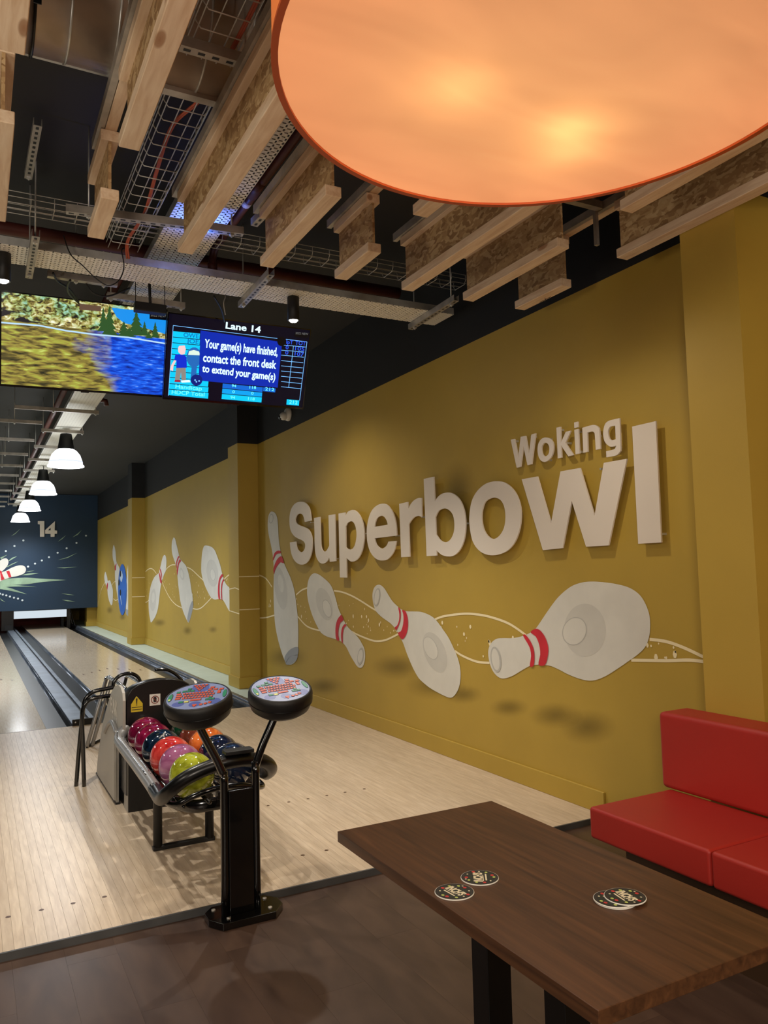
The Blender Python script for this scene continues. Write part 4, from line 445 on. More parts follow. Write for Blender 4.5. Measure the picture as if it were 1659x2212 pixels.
for k, (a, c, z) in enumerate(((2.657,2.69,.02),(2.691,2.735,.035),(2.736,2.765,.028),(2.766,2.8,.012))):
    part(box('rib', a, c, YFOUL+.0, 26.9, -.05, z, 'gutter' if k % 2 == 0 else 'cap', bevel=.006), cb)
part(box('end_block', 2.652, 2.80, YFOUL-.03, YFOUL-.001, .0, .06, 'dark', bevel=.006), cb)
struct(box('floor', 2.803, W-.001, YFOUL+.004, YF, -.05, -.004, 'apron'))
struct(box('floor', XL, -.665, YFOUL+.004, YF, -.05, -.004, 'apron'))

# ------------------------------------------------------------ the masking unit and pin deck at the end
YE = 24.1
mu = thing('masking_unit', 'dark navy printed masking unit above the pin decks with starburst artwork', 'mural', (0, YE, .55))
part(box('mural_panel', XL+.1, W-.002, YE, YE+.06, .55, H-.01, 'navy'), mu)
toE = lambda d0: (lambda a, b, d=0: (a, YE-d0-d, b))
for k, r_ in enumerate(ERAY): part(shape('light_streak', r_, None, toE(.004+.0004*k), 0, 'ray'), mu)
for k, r_ in enumerate(EPIN): part(shape('printed_pin', r_, None, toE(.012+.002*k), 0, 'pinwhite'), mu)
for k, r_ in enumerate(EBAND): part(shape('red_band', r_, None, toE(.016+.0004*k), 0, 'pinred'), mu)
bm = NB()
for a, b in EDOT:
    bm.faces.new([bm.verts.new((a+.028*math.cos(t*math.pi/4), YE-.014, b+.028*math.sin(t*math.pi/4))) for t in range(8)])
part(finish('printed_dots', bm, 'dot'), mu)['kind'] = 'stuff'
num = thing('lane_number', 'cream raised number 14 on the navy end wall', 'number', (1.88, YE, 2.6))
part(shape('digit', N1, None, toE(.02), .05, 'letter', n=2), num); part(shape('digit', N4[0], N4[1], toE(.02), .05, 'letter', n=2), num)
M['pinlight'] = emis('lit white pin deck panel', rgb((214,226,236)), .75)
for x0, lab in ((1.03, 'white lit panel over the pin deck of lane 14'), (-.75, 'white lit panel at the left frame edge over the next pin deck')):
    o = box('deck_light', x0, x0+1.37, YE+.02, YE+.05, .322, .53, 'pinlight'); tag(o, lab, 'light panel')
pd = thing('pinsetter', 'black pinsetter frame with dark red curtain behind the lane ends', 'machine', (1.7, 24.3, 0))
part(box('post', .72, 1.02, YE+.02, YE+.3, .013, .549, 'dark'), pd)
part(box('post_foot', .8, .98, YE-.02, YE+.018, .013, .15, 'rubber'), pd)
part(box('post', 2.415, 2.5, YE+.02, YE+.3, -.02, .549, 'dark'), pd)
part(box('side_cheek', 2.34, 2.413, YE+.9, YE+1.2, .002, .32, 'rubber'), pd)
part(box('pit_curtain', .72, 2.5, 26.92, 26.95, -.05, .5, 'pitred'), pd)
part(box('header', .72, 2.5, YE+.06, YE+.12, .53, .549, 'dark'), pd)
part(box('header', .72, 2.5, YE+2.0, YE+2.06, .2, .6, 'pitred'), pd)
part(tube('hose', [(2.52, YE+.1, .53), (2.56, YE+.1, .3), (2.62, YE+.05, .1), (2.63, YE, .04)], .012, 'dark', sm=4, n=6), pd)
part(tube('hose', [(2.5, YE+.0, .42), (2.52, YE, .25), (2.55, YE-.05, .1)], .01, 'dark', sm=4, n=6), pd)

# ------------------------------------------------------------ painted mural on the right wall (flat print, with a cast shadow painted in)
toW = lambda d0: (lambda a, b, d=0: (W-d0-d, a, b))
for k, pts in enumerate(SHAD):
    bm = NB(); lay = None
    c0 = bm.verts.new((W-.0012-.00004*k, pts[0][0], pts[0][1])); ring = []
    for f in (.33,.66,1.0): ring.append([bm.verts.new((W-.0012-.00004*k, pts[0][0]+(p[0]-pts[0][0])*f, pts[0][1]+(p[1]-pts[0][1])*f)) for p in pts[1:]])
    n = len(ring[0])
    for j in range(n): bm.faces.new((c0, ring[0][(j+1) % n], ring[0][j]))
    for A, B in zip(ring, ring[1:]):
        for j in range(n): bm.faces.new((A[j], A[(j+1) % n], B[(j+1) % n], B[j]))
    o = finish('printed_and_cast_shadow', bm, 'softdark'); at = o.data.attributes.new('fade', 'FLOAT', 'POINT')
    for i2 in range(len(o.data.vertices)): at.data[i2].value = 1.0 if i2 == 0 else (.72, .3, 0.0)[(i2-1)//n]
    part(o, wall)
def ribbon(name, pts, wdt, d0, mat, parent):
    P = spline([(0, a, b) for a, b in pts], 6); bm = NB(); prev = None
    for i, p in enumerate(P):
        d = (P[min(i+1, len(P)-1)]-P[max(0, i-1)]).normalized(); nn = Vector((0, -d.z, d.y))
        a = bm.verts.new((W-d0, p.y+nn.y*wdt/2, p.z+nn.z*wdt/2)); b = bm.verts.new((W-d0, p.y-nn.y*wdt/2, p.z-nn.z*wdt/2))
        if prev: bm.faces.new((prev[0], a, b, prev[1]))
        prev = (a, b)
    return part(finish(name, bm, mat), parent)
for wv in WAVE: ribbon('printed_wave', wv, .017, .0022, 'wave', wall)
for x, pts in ((2.9695, [(9.95,1.235),(9.7,1.255),(9.53,1.235)]), (2.9695, [(9.95,.955),(9.53,.93)])):
    bm = NB(); v = [bm.verts.new((x, y, z+s)) for y, z in pts for s in (-.006,.006)]
    for i2 in range(len(pts)-1): bm.faces.new((v[2*i2], v[2*i2+1], v[2*i2+3], v[2*i2+2]))
    part(finish('printed_wave', bm, 'wave'), wall)
for ys, zs in ((9.5285, (1.395,.98)), (16.9985, (1.40,1.0))):
    for z in zs: part(box('printed_wave', 2.972, W-.002, ys-.0005, ys, z-.006, z+.006, 'wave'), wall)
bm = NB(); rs = random.Random(3)
def sparkle(bm, y, z, a, b):
    bm.faces.new([bm.verts.new((W-.003, y+a*math.cos(t*math.pi/3), z+b*math.sin(t*math.pi/3))) for t in range(6)])
def prof(ids):
    P = sorted((p for k in ids for p in WAVE[k]), key=lambda p: p[0])
    def f(y):
        for a, c in zip(P, P[1:]):
            if a[0] <= y <= c[0]: return a[1]+(c[1]-a[1])*(y-a[0])/max(1e-6, c[0]-a[0])
        return P[0][1] if y < P[0][0] else P[-1][1]
    return f
for uo, lo_, y0, y1, n in (((0,1,2,6,8),(3,4,5,7,9),2.6,9.3,150),((10,12,13,15),(16,11,14),10.1,16.9,150)):
    fu, fl_ = prof(uo), prof(lo_)
    for _ in range(n):
        y = rs.uniform(y0, y1); a, c = fu(y), fl_(y)
        if a-c < .07: continue
        s = rs.choice((.005,.006,.008,.009,.014)); sparkle(bm, y, c+(a-c)*rs.uniform(.12,.88), s, s*rs.uniform(1.0,1.6))
o = part(finish('printed_sparkles', bm, 'wave'), wall); o['kind'] = 'stuff'
for k, pn in enumerate(PINS):
    g = struct(shape('painted_pin', pn['o'], None, toW(.0035), 0, 'pinwhite')); del g['kind']; part(g, wall)
    for q in pn['g']: part(shape('pin_base', q, None, toW(.0045), 0, 'pinbase', n=3), g)
    for q, (kd, pts) in enumerate(pn['v']): part(shape('pin_highlight', pts, None, toW(.0042+.0006*q), 0, {'s':'pinshade','d':'pindark','l':'pinwhite'}[kd], n=2), g)
    for q in pn['b']: part(shape('red_band', q, None, toW(.0075), 0, 'pinred', n=3), g)
g = part(shape('painted_ball', BALL, None, toW(.010), 0, 'blue', n=3), wall)
for q in BALLG: part(shape('ball_glint', q, None, toW(.0115), 0, 'bluelight'), g)
for q in BALLH: part(shape('finger_hole', q, None, toW(.013), 0, 'inkblack'), g)

# ------------------------------------------------------------ raised wall letters
seen = {}
order = {'S':'first letter of the big word, leftmost','u':'between the S and the p of the big word','p':'with its stem dropping below the line','e':'between the p and the r of the big word','r':'left of the tall b of the big word','b':'tall letter in the middle of the big word','w':'large letter left of the tall l','l':'tallest letter, rightmost of the big word','W':'first letter of the small word above','k':'third letter of the small word','i':'dotted letter of the small word','n':'fifth letter of the small word','g':'last letter of the small word'}
idot = None
for k, (nm, a, h) in enumerate(LET):
    big = k < 9
    if nm == 'idot':
        part(shape('dot', a, None, toW(.040), .010, 'letter'), idot); continue
    o = shape('wall_letter', a, h, toW(.040), .010, 'letter')
    lab = order.get(nm)
    if nm == 'o': lab = 'large round letter right of the tall b' if big else 'second letter of the small word, round'
    up_ = 'capital ' if nm.isupper() else 'lower case '
    tag(o, 'white raised %s%s, %s' % (up_, nm, lab), 'letter', 'raised letters of the large word' if big else 'raised letters of the small word')
    if nm == 'i': idot = o
    ys = [p[0] for p in a]; zs = [p[1] for p in a]; cy, cz = sum(ys)/len(ys), sum(zs)/len(zs)
    for (ya, za) in (a[0][:2], a[len(a)//2][:2]):
        # short fixing pegs back to the wall, set inside the stroke
        yy = ya+(cy-ya)*.14; zz = za+(cz-za)*.14
        pg = box('fixing_peg', W-.0395, W-.0, yy-.006, yy+.006, zz-.006, zz+.006, 'zinc'); part(pg, o)

# ------------------------------------------------------------ security camera dome on the wall
cc = thing('dome_camera', 'small white dome security camera on the dark band under the right-hand screen', 'camera', (W, 8.38, 3.27))
def dome():
    bm = NB(); lathe_into(bm, [(.0,.0),(.075,0),(.08,.012),(.075,.035),(.06,.05),(.0,.055)], 0, 0, 24)
    o = finish('housing', bm, 'white', smooth=True); o.parent = cc; o.rotation_euler = (0,-math.pi/2,0)
    o = lathe('lens_ball', [(.001,.0),(.03,.005),(.045,.025),(.048,.045),(.04,.07),(.02,.085),(.001,.09)], 0, 0, 'white'); o.parent = cc; o.location = (-.04,-.0,-.01); o.rotation_euler = (.3,math.radians(-115),0)
    o = lathe('lens', [(.001,.0),(.025,.0),(.025,.006),(.001,.006)], 0, 0, 'dark'); o.parent = cc; o.location = (-.118,0,-.045); o.rotation_euler = (.3,math.radians(-115),0)
dome()

# ------------------------------------------------------------ timber I-joists
JZ = 3.0; FW = .074
def joist(x, y0, y1, label):
    r = thing('timber_joist', label, 'joist', (x+FW/2, (y0+y1)/2, JZ), group='I-shaped timber joists under the ceiling')
    part(box('bottom_flange', x, x+FW, y0, y1, JZ, JZ+.047, 'pine', bevel=.004), r)
    part(box('top_flange', x, x+FW, y0, y1, JZ+.253, JZ+.3, 'pine', bevel=.004), r)
    part(box('web', x+FW/2-.006, x+FW/2+.006, y0+.004, y1-.004, JZ+.0475, JZ+.2525, 'osb'), r)
NR = -1.4
J = [(.035,2.84,3.67,'timber joist at the left frame edge, far piece with its end grain showing'),
 (.045,NR,2.44,'timber joist at the top left corner, near piece over the duct'),
 (.447,3.26,3.68,'short stub of timber joist hanging beside the wire tray, left of the screens'),
 (.450,NR,2.835,'long timber joist left of the wire cable tray, running out at the top'),
 (.858,NR,3.68,'long timber joist in front of the blue-lit perforated tray'),
 (1.276,2.845,3.68,'timber joist left of the lampshade with its orange end showing'),
 (1.276,NR,2.43,'timber joist mostly hidden behind the left of the lampshade'),
 (1.692,3.28,3.68,'short timber joist stub below the left part of the lampshade'),
 (1.700,NR,2.855,'timber joist whose end peeps out under the lampshade, above the short stub'),
 (2.103,NR,3.68,'long timber joist emerging from under the middle of the lampshade'),
 (2.515,2.845,3.68,'timber joist crossing behind the wall-side stub, right of centre'),
 (2.515,NR,2.43,'timber joist hidden behind the right part of the lampshade'),
 (2.893,3.255,3.68,'shortest timber joist stub against the wall, with a pencil mark'),
 (2.893,NR,2.835,'long timber joist right beside the wall at the right frame edge')]
for a in J: joist(*a)
# pencil tick on the stub
o = bpy.data.objects[[x.name for x in bpy.data.objects if x.get('label','').startswith('shortest')][0]]
part(tube('pencil_mark', [(2.935,3.45,JZ-.0008),(2.96,3.47,JZ-.0008),(2.975,3.50,JZ-.0008)], .0015, 'dark', n=5), o)
part(tube('pencil_mark', [(2.955,3.42,JZ-.0008),(2.955,3.52,JZ-.0008)], .0015, 'dark', n=5), o)
# battens and metal channels the joists hang from, one line each
for k, x in enumerate((.045,.45,.86,1.278,1.695,2.105,2.517,2.92)):
    o = box('ceiling_batten', x+.015, x+.062, NR, 3.62 if k in (2,3,5,6) else 3.30, 3.3, 3.345, 'pine', bevel=.003)
    tag(o, 'pine batten on top of the %s line of joists from the left' % ('first','second','third','fourth','fifth','sixth','seventh','eighth')[k], 'batten')
    r = thing('metal_channel', 'grey steel channel along the left of the %s joist line from the left' % ('first','second','third','fourth','fifth','sixth','seventh','eighth')[k], 'channel', (x, 1, 3.3))
    y1 = 3.74 if k != 1 else 3.45
    part(box('channel_base', x-.014, x+.012, NR, y1, 3.302, 3.306, 'zincdull'), r)
    part(box('channel_side', x-.014, x-.011, NR, y1, 3.306, 3.345, 'zincdull'), r)
    for yh in (-.9, .9, 2.6): part(tube('hanger_rod', [(x-.002, yh, 3.306), (x-.002, yh, H)], .004, 'zincdull', n=6), r)

# ------------------------------------------------------------ overhead trays
yt = thing('perforated_tray', 'wide perforated steel cable tray running down the lane, lit blue near the joists', 'cable tray', (1.12, 10, 3.47))
part(box('tray_bed', .965, 1.285, -1.0, 24.0, 3.470, 3.473, 'perf'), yt)
for x in (.963, 1.284): part(box('tray_lip', x, x+.003, -1.0, 24.0, 3.4705, 3.52, 'zinc'), yt)
xt = thing('perforated_tray', 'perforated steel cable tray crossing above both screens to the wall', 'cable tray', (1.5, 4.9, 3.33))
part(box('tray_bed', -4.0, 3.16, 4.75, 5.03, 3.33, 3.333, 'perf2'), xt)
for y in (4.748, 5.029): part(box('tray_lip', -4.0, 3.16, y, y+.003, 3.3335, 3.38, 'zinc'), xt)
def wire_tray(label, loc, x0, x1, y0, y1, z, h, along, pitch, nl):
    r = thing('wire_tray', label, 'cable tray', loc); bm = NB()
    lo = NB(); rr = .0026
    if along == 'Y':
        xs = [x0+(x1-x0)*k/(nl-1) for k in range(nl)]
        for x in xs: tube_into(lo, [(x, y0, z), (x, y1, z)], rr, 5)
        for x in (x0, x1):
            for zz in (z+h*.5, z+h): tube_into(lo, [(x+(-.01 if x == x0 else .01), y0, zz), (x+(-.01 if x == x0 else .01), y1, zz)], rr, 5)
        y = y0+pitch/2
        while y < y1: tube_into(bm, [(x0-.01, y, z+h), (x0-.008, y, z+.02), (x0+.01, y, z-.004), (x1-.01, y, z-.004), (x1+.008, y, z+.02), (x1+.01, y, z+h)], rr, 5); y += pitch
    else:
        ys = [y0+(y1-y0)*k/(nl-1) for k in range(nl)]
        for y in ys: tube_into(lo, [(x0, y, z), (x1, y, z)], rr, 5)
        for y in (y0, y1):
            for zz in (z+h*.5, z+h): tube_into(lo, [(x0, y+(-.01 if y == y0 else .01), zz), (x1, y+(-.01 if y == y0 else .01), zz)], rr, 5)
        x = x0+pitch/2
        while x < x1: tube_into(bm, [(x, y0-.01, z+h), (x, y0-.008, z+.02), (x, y0+.01, z-.004), (x, y1-.01, z-.004), (x, y1+.008, z+.02), (x, y1+.01, z+h)], rr, 5); x += pitch
    a = part(finish('long_wires', lo, 'wire', smooth=True), r); b = part(finish('cross_wires', bm, 'wire', smooth=True), r); b['kind'] = 'stuff'; a['kind'] = 'stuff'
    return r
wire_tray('wire basket cable tray between the two long left joists, carrying red cables', (.78, 2, 3.4), .69, .86, -1.0, 4.72, 3.40, .06, 'Y', .105, 4)
wire_tray('wire basket cable tray crossing behind the joist ends, in front of the red pipe', (1.5, 4.6, 3.5), -4.0, 3.15, 4.56, 4.70, 3.50, .06, 'X', .12, 3)
o = tube('red_pipe', [(-4, 5.12, 3.58), (2.9, 5.12, 3.58)], .042, 'redpipe', n=14); tag(o, 'dark red sprinkler pipe crossing behind the wire basket tray', 'pipe')
rp = thing('red_pipe', 'dark red pipe running beside the perforated tray to an elbow', 'pipe', (1.39, 4, 3.6))
part(tube('pipe_run', [(1.385, -1, 3.6), (1.395, 4.92, 3.6), (1.40, 5.0, 3.56), (1.40, 5.02, 3.48)], .026, 'redpipe', n=12), rp)
part(tube('elbow', [(1.38, 3.95, 3.6), (1.385, 4.12, 3.6)], .036, 'redpipe', n=12), rp)
part(tube('coupling', [(1.388, 4.2, 3.6), (1.388, 4.24, 3.6)], .031, 'white', n=12), rp)
part(tube('elbow', [(1.40, 5.0, 3.52), (1.40, 5.01, 3.45), (1.37, 5.02, 3.42)], .033, 'redpipe', n=12, sm=3), rp)
o = tube('red_pipe', [(.90, 5.2, 3.58), (.90, 23, 3.58)], .035, 'redpipe', n=12); tag(o, 'dark red pipe following the left edge of the far tray', 'pipe')
o = tube('red_pipe', [(1.36, 9.9, H), (1.36, 9.9, 3.63), (1.38, 9.9, 3.60), (1.42, 9.9, 3.6), (1.43, 9.9, 3.54)], .03, 'redpipe', n=10); tag(o, 'short dark red pipe outlet right of the far tray', 'pipe')
# cables in the near basket
for k, (dx, lab) in enumerate(((0, 'left'), (.014, 'right'))):
    o = tube('red_cable', [(.80+dx, -1, 3.41), (.81+dx, 1.5, 3.412), (.84+dx*.6, 2.4, 3.412), (.82+dx*.6, 3.0, 3.412), (.75+dx*.6, 3.3, 3.412), (.765+dx*.6, 3.7, 3.412), (.80+dx*.6, 4.2, 3.412), (.78+dx*.6, 4.6, 3.412), (.80+dx, 4.74, 3.36)], .0055, 'orangecable', sm=6, n=7)
    tag(o, 'orange-red cable lying in the wire basket tray, %s of the pair' % lab, 'cable')
# strut bars and threaded rods
def strut(p0, p1, label, rods=(), slot=True, mat='zincdull', drop=0, w=.041):
    a, b = Vector(p0), Vector(p1); r = thing('support_strut', label, 'strut', tuple((a+b)/2)); ax = (b-a).normalized(); sd = Vector((-ax.y, ax.x, 0))*w/2; L = (b-a).length
    def slab(name, o0, o1, z0, z1, m, q0=a, q1=b):
        bm = NB(); v = [bm.verts.new(q+sd*s+Vector((0,0,z))) for z in (z0, z1) for q in (q0, q1) for s in (o0, o1)]
        for f in ((0,1,3,2),(4,6,7,5),(0,4,5,1),(2,3,7,6),(0,2,6,4),(1,5,7,3)): bm.faces.new([v[i] for i in f])
        bmesh.ops.recalc_face_normals(bm, faces=bm.faces[:]); return part(finish(name, bm, m), r)
    slab('strut_web', -1, 1, 0, .003, mat); slab('strut_side', -1, -.86, .003, .041, mat); slab('strut_side', .86, 1, .003, .041, mat)
    if slot:
        bm = NB(); n = int(L/.05)
        for k in range(n):
            c = a+ax*(L*(k+.5)/n)
            v = [bm.verts.new(c+ax*u*.013+sd*.36*s+Vector((0,0,-.0006))) for u, s in ((-1,-1),(1,-1),(1,1),(-1,1))]; bm.faces.new(v[::-1])
        s = part(finish('slots', bm, 'inkblack'), r)
    for q in rods:
        c = a+(b-a)*q
        part(tube('threaded_rod', [c+Vector((0,0,-.02)), (c.x, c.y, H)], .005, 'zinc', n=6), r)
        part(box('nut', c.x-.011, c.x+.011, c.y-.011, c.y+.011, c.z-.012, c.z-.001, 'zinc'), r)
    return r
strut((.41,4.25,3.355),(1.335,4.13,3.355), 'steel strut under both long trays, ending near the centre', (.93,.12))
strut((.64,2.69,3.345),(.905,2.69,3.345), 'bright slotted strut under the wire basket near the top of the frame')
strut((.64,2.97,3.345),(.905,2.97,3.345), 'plain steel strut under the wire basket, second from the top', (), False)
strut((.80,5.53,3.37),(1.34,5.53,3.37), 'pale strut just above the gap between the two screens', (.05,.95))
strut((.40,5.28,3.37),(.83,5.28,3.37), 'strut behind the crossing tray above the left screen', (.8,.4), False)
strut((.28,4.46,3.285),(.283,5.12,3.285), 'slotted strut under the crossing tray above the left screen', (.1,.9))
strut((1.62,4.46,3.285),(1.628,5.11,3.285), 'slotted strut under the crossing tray above the right screen', (.1,.9))
strut((2.94,4.38,3.285),(2.97,5.07,3.285), 'slotted strut under the end of the crossing tray near the wall', (.1,.9))
strut((.265,4.15,3.74),(.255,4.75,3.74), 'slotted bracket high on the ceiling at the upper left', (.95,))
strut((1.55,2.95,3.50),(1.40,4.13,3.42), 'sloping slotted strut beside the left-centre joist', ())
y = 9.72; k = 0; ords = ('first','second','third','fourth','fifth','sixth','seventh','eighth','ninth','tenth')
while y < 23:
    x0 = .398 if k == 0 else .785
    strut((x0, y, 3.39), (1.317, y, 3.39), 'thin hanger bar under the far tray, %s from the near end' % ords[k], (.04 if k else .45,.96), False, w=.03)
    strut((.02 if k else .05, y+.95, 3.40), (.76, y+.95, 3.40), 'thin hanger bar left of the far tray, %s from the near end' % ords[k], (.55,), False, w=.03)
    y += 1.42; k += 1
# spiral duct
dt = thing('spiral_duct', 'large ribbed steel air duct crossing at the top left above the joists', 'duct', (0, 2.92, 3.60))
bm = NB(); tube_into(bm, [(-4.5,2.92,3.60),(.98,2.92,3.60)], .238, 48); part(finish('duct_body', bm, 'duct', smooth=True), dt)
x = -1.0
while x < .97:
    bm = NB(); tube_into(bm, [(x,2.92,3.60),(x+.008,2.92,3.60)], .243, 48); part(finish('seam_ring', bm, 'zinc', smooth=True), dt); x += .16
part(box('edge_strip', -4.5, .90, 3.035, 3.085, 3.415, 3.422, 'zinc'), dt)
part(box('hanger_strap', .155, .18, 2.68, 2.684, 3.35, 3.84, 'dark'), dt)
part(tube('band', [(.167,2.92+.245*math.cos(t*math.pi/12),3.60+.245*math.sin(t*math.pi/12)) for t in range(24)], .006, 'dark', closed=True, n=6), dt)
o = tube('grey_pipe', [(2.55,2.7,3.42),(3.1,3.15,3.42)], .022, 'zincdull', n=10); tag(o, 'grey conduit glimpsed right of the lampshade above the joist gap', 'pipe')
br = thing('wall_bracket', 'grey angle bracket in the dark gap right of the lampshade', 'bracket', (2.90, 2.9, 3.3))
part(box('bracket_arm', 2.60, 2.90, 2.92, 2.96, 3.302, 3.34, 'zincdull'), br); part(box('bracket_drop', 2.885, 2.905, 2.96, 2.98, 3.12, 3.34, 'zincdull'), br)
# loose cables
for pts, rr, lab in (([(0.441,4.70,3.42),(0.479,4.70,3.314),(0.549,4.70,3.254),(0.621,4.70,3.190),(0.691,4.70,3.159),(0.752,4.70,3.205),(0.778,4.70,3.291),(0.765,4.70,3.389),(0.80,4.72,3.41)], .0035, 'thin black cable looping below the crossing tray at the left'),
    ([(0.424,5.15,3.353),(0.465,5.30,3.358),(0.555,5.50,3.387),(0.641,5.74,3.390)], .007, 'black cable dropping to the top of the left screen'),
    ([(0.525,5.15,3.324),(0.524,5.30,3.336),(0.555,5.50,3.355),(0.641,5.74,3.380)], .007, 'curved black cable behind the top of the left screen'),
    ([(0.634,5.30,3.378),(0.678,5.30,3.315),(0.765,5.30,3.303),(0.860,5.30,3.349),(0.914,5.30,3.383)], .006, 'black cable sagging between strut and tray'),
    ([(1.436,5.10,3.335),(1.545,5.30,3.322),(1.638,5.55,3.318)], .006, 'black cable falling onto the right screen')):
    o = tube('hanging_cable', pts, rr, 'cable', sm=6, n=7); tag(o, lab, 'cable')
o = tube('pull_chain', [(1.505,5.05,3.36),(1.505,5.1,3.40),(1.517,5.1,3.347),(1.503,5.1,3.296),(1.515,5.1,3.216)], .004, 'zincdull', sm=5, n=6); tag(o, 'short pale twisted cord hanging under the crossing tray', 'cord')

# ------------------------------------------------------------ cylinder spotlights under the crossing tray
M['bulb'] = emis('lit spot bulb', (1,.95,.86), 30)
def spot(x, y, label):
    r = thing('spotlight', label, 'spotlight', (x, y, 3.16), group='black cylinder spotlights')
    part(lathe('body', [(.001,3.329),(.038,3.329),(.041,3.325),(.041,3.165),(.036,3.163),(.033,3.18),(.001,3.18)], x, y, 'rubber', caps=False), r)
    part(lathe('lens', [(.001,3.176),(.030,3.176),(.030,3.166),(.02,3.155),(.001,3.152)], x, y, 'bulb', caps=False), r)
    part(light('spot_glow', 'SPOT', (x, y, 3.12), 105, (1,.93,.82), spot_size=math.radians(100), spot_blend=.8, shadow_soft_size=.03), r)
spot(1.93, 4.885, 'black cylinder spotlight above the right end of the right screen')
spot(.135, 4.885, 'black cylinder spotlight cut by the left frame edge above the left screen')

# ------------------------------------------------------------ pendants over the lanes
M['pglow'] = emis('glowing ribbed dome', (.95,.98,1), 7)
M['pglow2'] = emis('dim ribs inside dome', rgb((196,204,232)), 1.2)
def pendant(x, y, label):
    z = 2.95; r = thing('pendant_light', label, 'pendant', (x, y, z), group='dome pendants down the lane')
    part(lathe('dome', [(.235,z),(.232,z+.015),(.215,z+.03),(.205,z+.09),(.18,z+.16),(.135,z+.215),(.09,z+.245)], x, y, 'pglow', caps=False, n=28), r)
    part(lathe('rib_band', [(.2175,z+.05),(.2135,z+.075)], x, y, 'pglow2', caps=False, n=28), r)
    part(lathe('gear_housing', [(.11,z+.235),(.105,z+.26),(.075,z+.44),(.07,z+.45),(.001,z+.45)], x, y, 'rubber', caps=False, n=20), r)
    part(tube('hook', [(x,y,z+.45),(x+.01,y,z+.48),(x,y,z+.51)], .008, 'dark', n=6), r)
    part(light('pendant_glow', 'SPOT', (x, y, z+.04), 215, (.95,.97,1), shadow_soft_size=.16, spot_size=math.radians(172), spot_blend=1.0), r)
for y, lab in ((11.29,'nearest and largest dome pendant over the lane'),(15.18,'second dome pendant over the lane'),(18.95,'third dome pendant over the lane'),(22.75,'farthest and smallest dome pendant, next to the number 14')):
    pendant(1.105, y, 'glowing white %s' % lab)
for k, y in enumerate((11.29,15.18,18.95,22.75)): light('far_lane_pendant', 'SPOT', (-2.9, y, 2.99), 215*1.2, (.95,.97,1), shadow_soft_size=.16, spot_size=math.radians(172), spot_blend=1.0)

# ------------------------------------------------------------ screens
def screen_root(c, yaw, t, label):
    ax = Vector((math.cos(yaw), -math.sin(yaw), 0)); f2 = Vector((math.sin(yaw), math.cos(yaw), 0)); upv = Vector((0,0,1))*math.cos(t)+f2*math.sin(t); nn = ax.cross(upv)
    r = thing('television', label, 'television', tuple(a*.9 for a in (c[0], c[1], c[2]-1.44))); r.location.z += 1.44; r.scale = (.9,.9,.9); r.rotation_euler = Matrix((( ax.x,upv.x,nn.x),(ax.y,upv.y,nn.y),(ax.z,upv.z,nn.z))).to_euler()
    return r
def frame(r, w2, h2):
    def c(o): o.parent = r; return o
    c(box('casing', -w2, w2, -h2, h2, -.045, -.006, 'rubber'))
    for a in ((-w2,w2,h2-.009,h2),(-w2,w2,-h2,-h2+.016),(-w2,-w2+.009,-h2+.016,h2-.009),(w2-.009,w2,-h2+.016,h2-.009)): c(box('bezel', *a, -.006, .004, 'gloss'))
    c(box('brand_tab', -.03, .03, -h2-.008, -h2-.0005, -.02, .0, 'rubber'))
    c(box('wall_plate', -.2, .2, -.15, .15, -.075, -.046, 'dark'))
t1 = screen_root((.784,6.502,3.288), .044, -.313, 'left television showing a river between rocky banks and trees'); frame(t1, .622, .362)
t2 = screen_root((2.001,6.347,3.24), .03, -.339, 'right television showing the blue Lane 14 score message'); frame(t2, .621, .355)
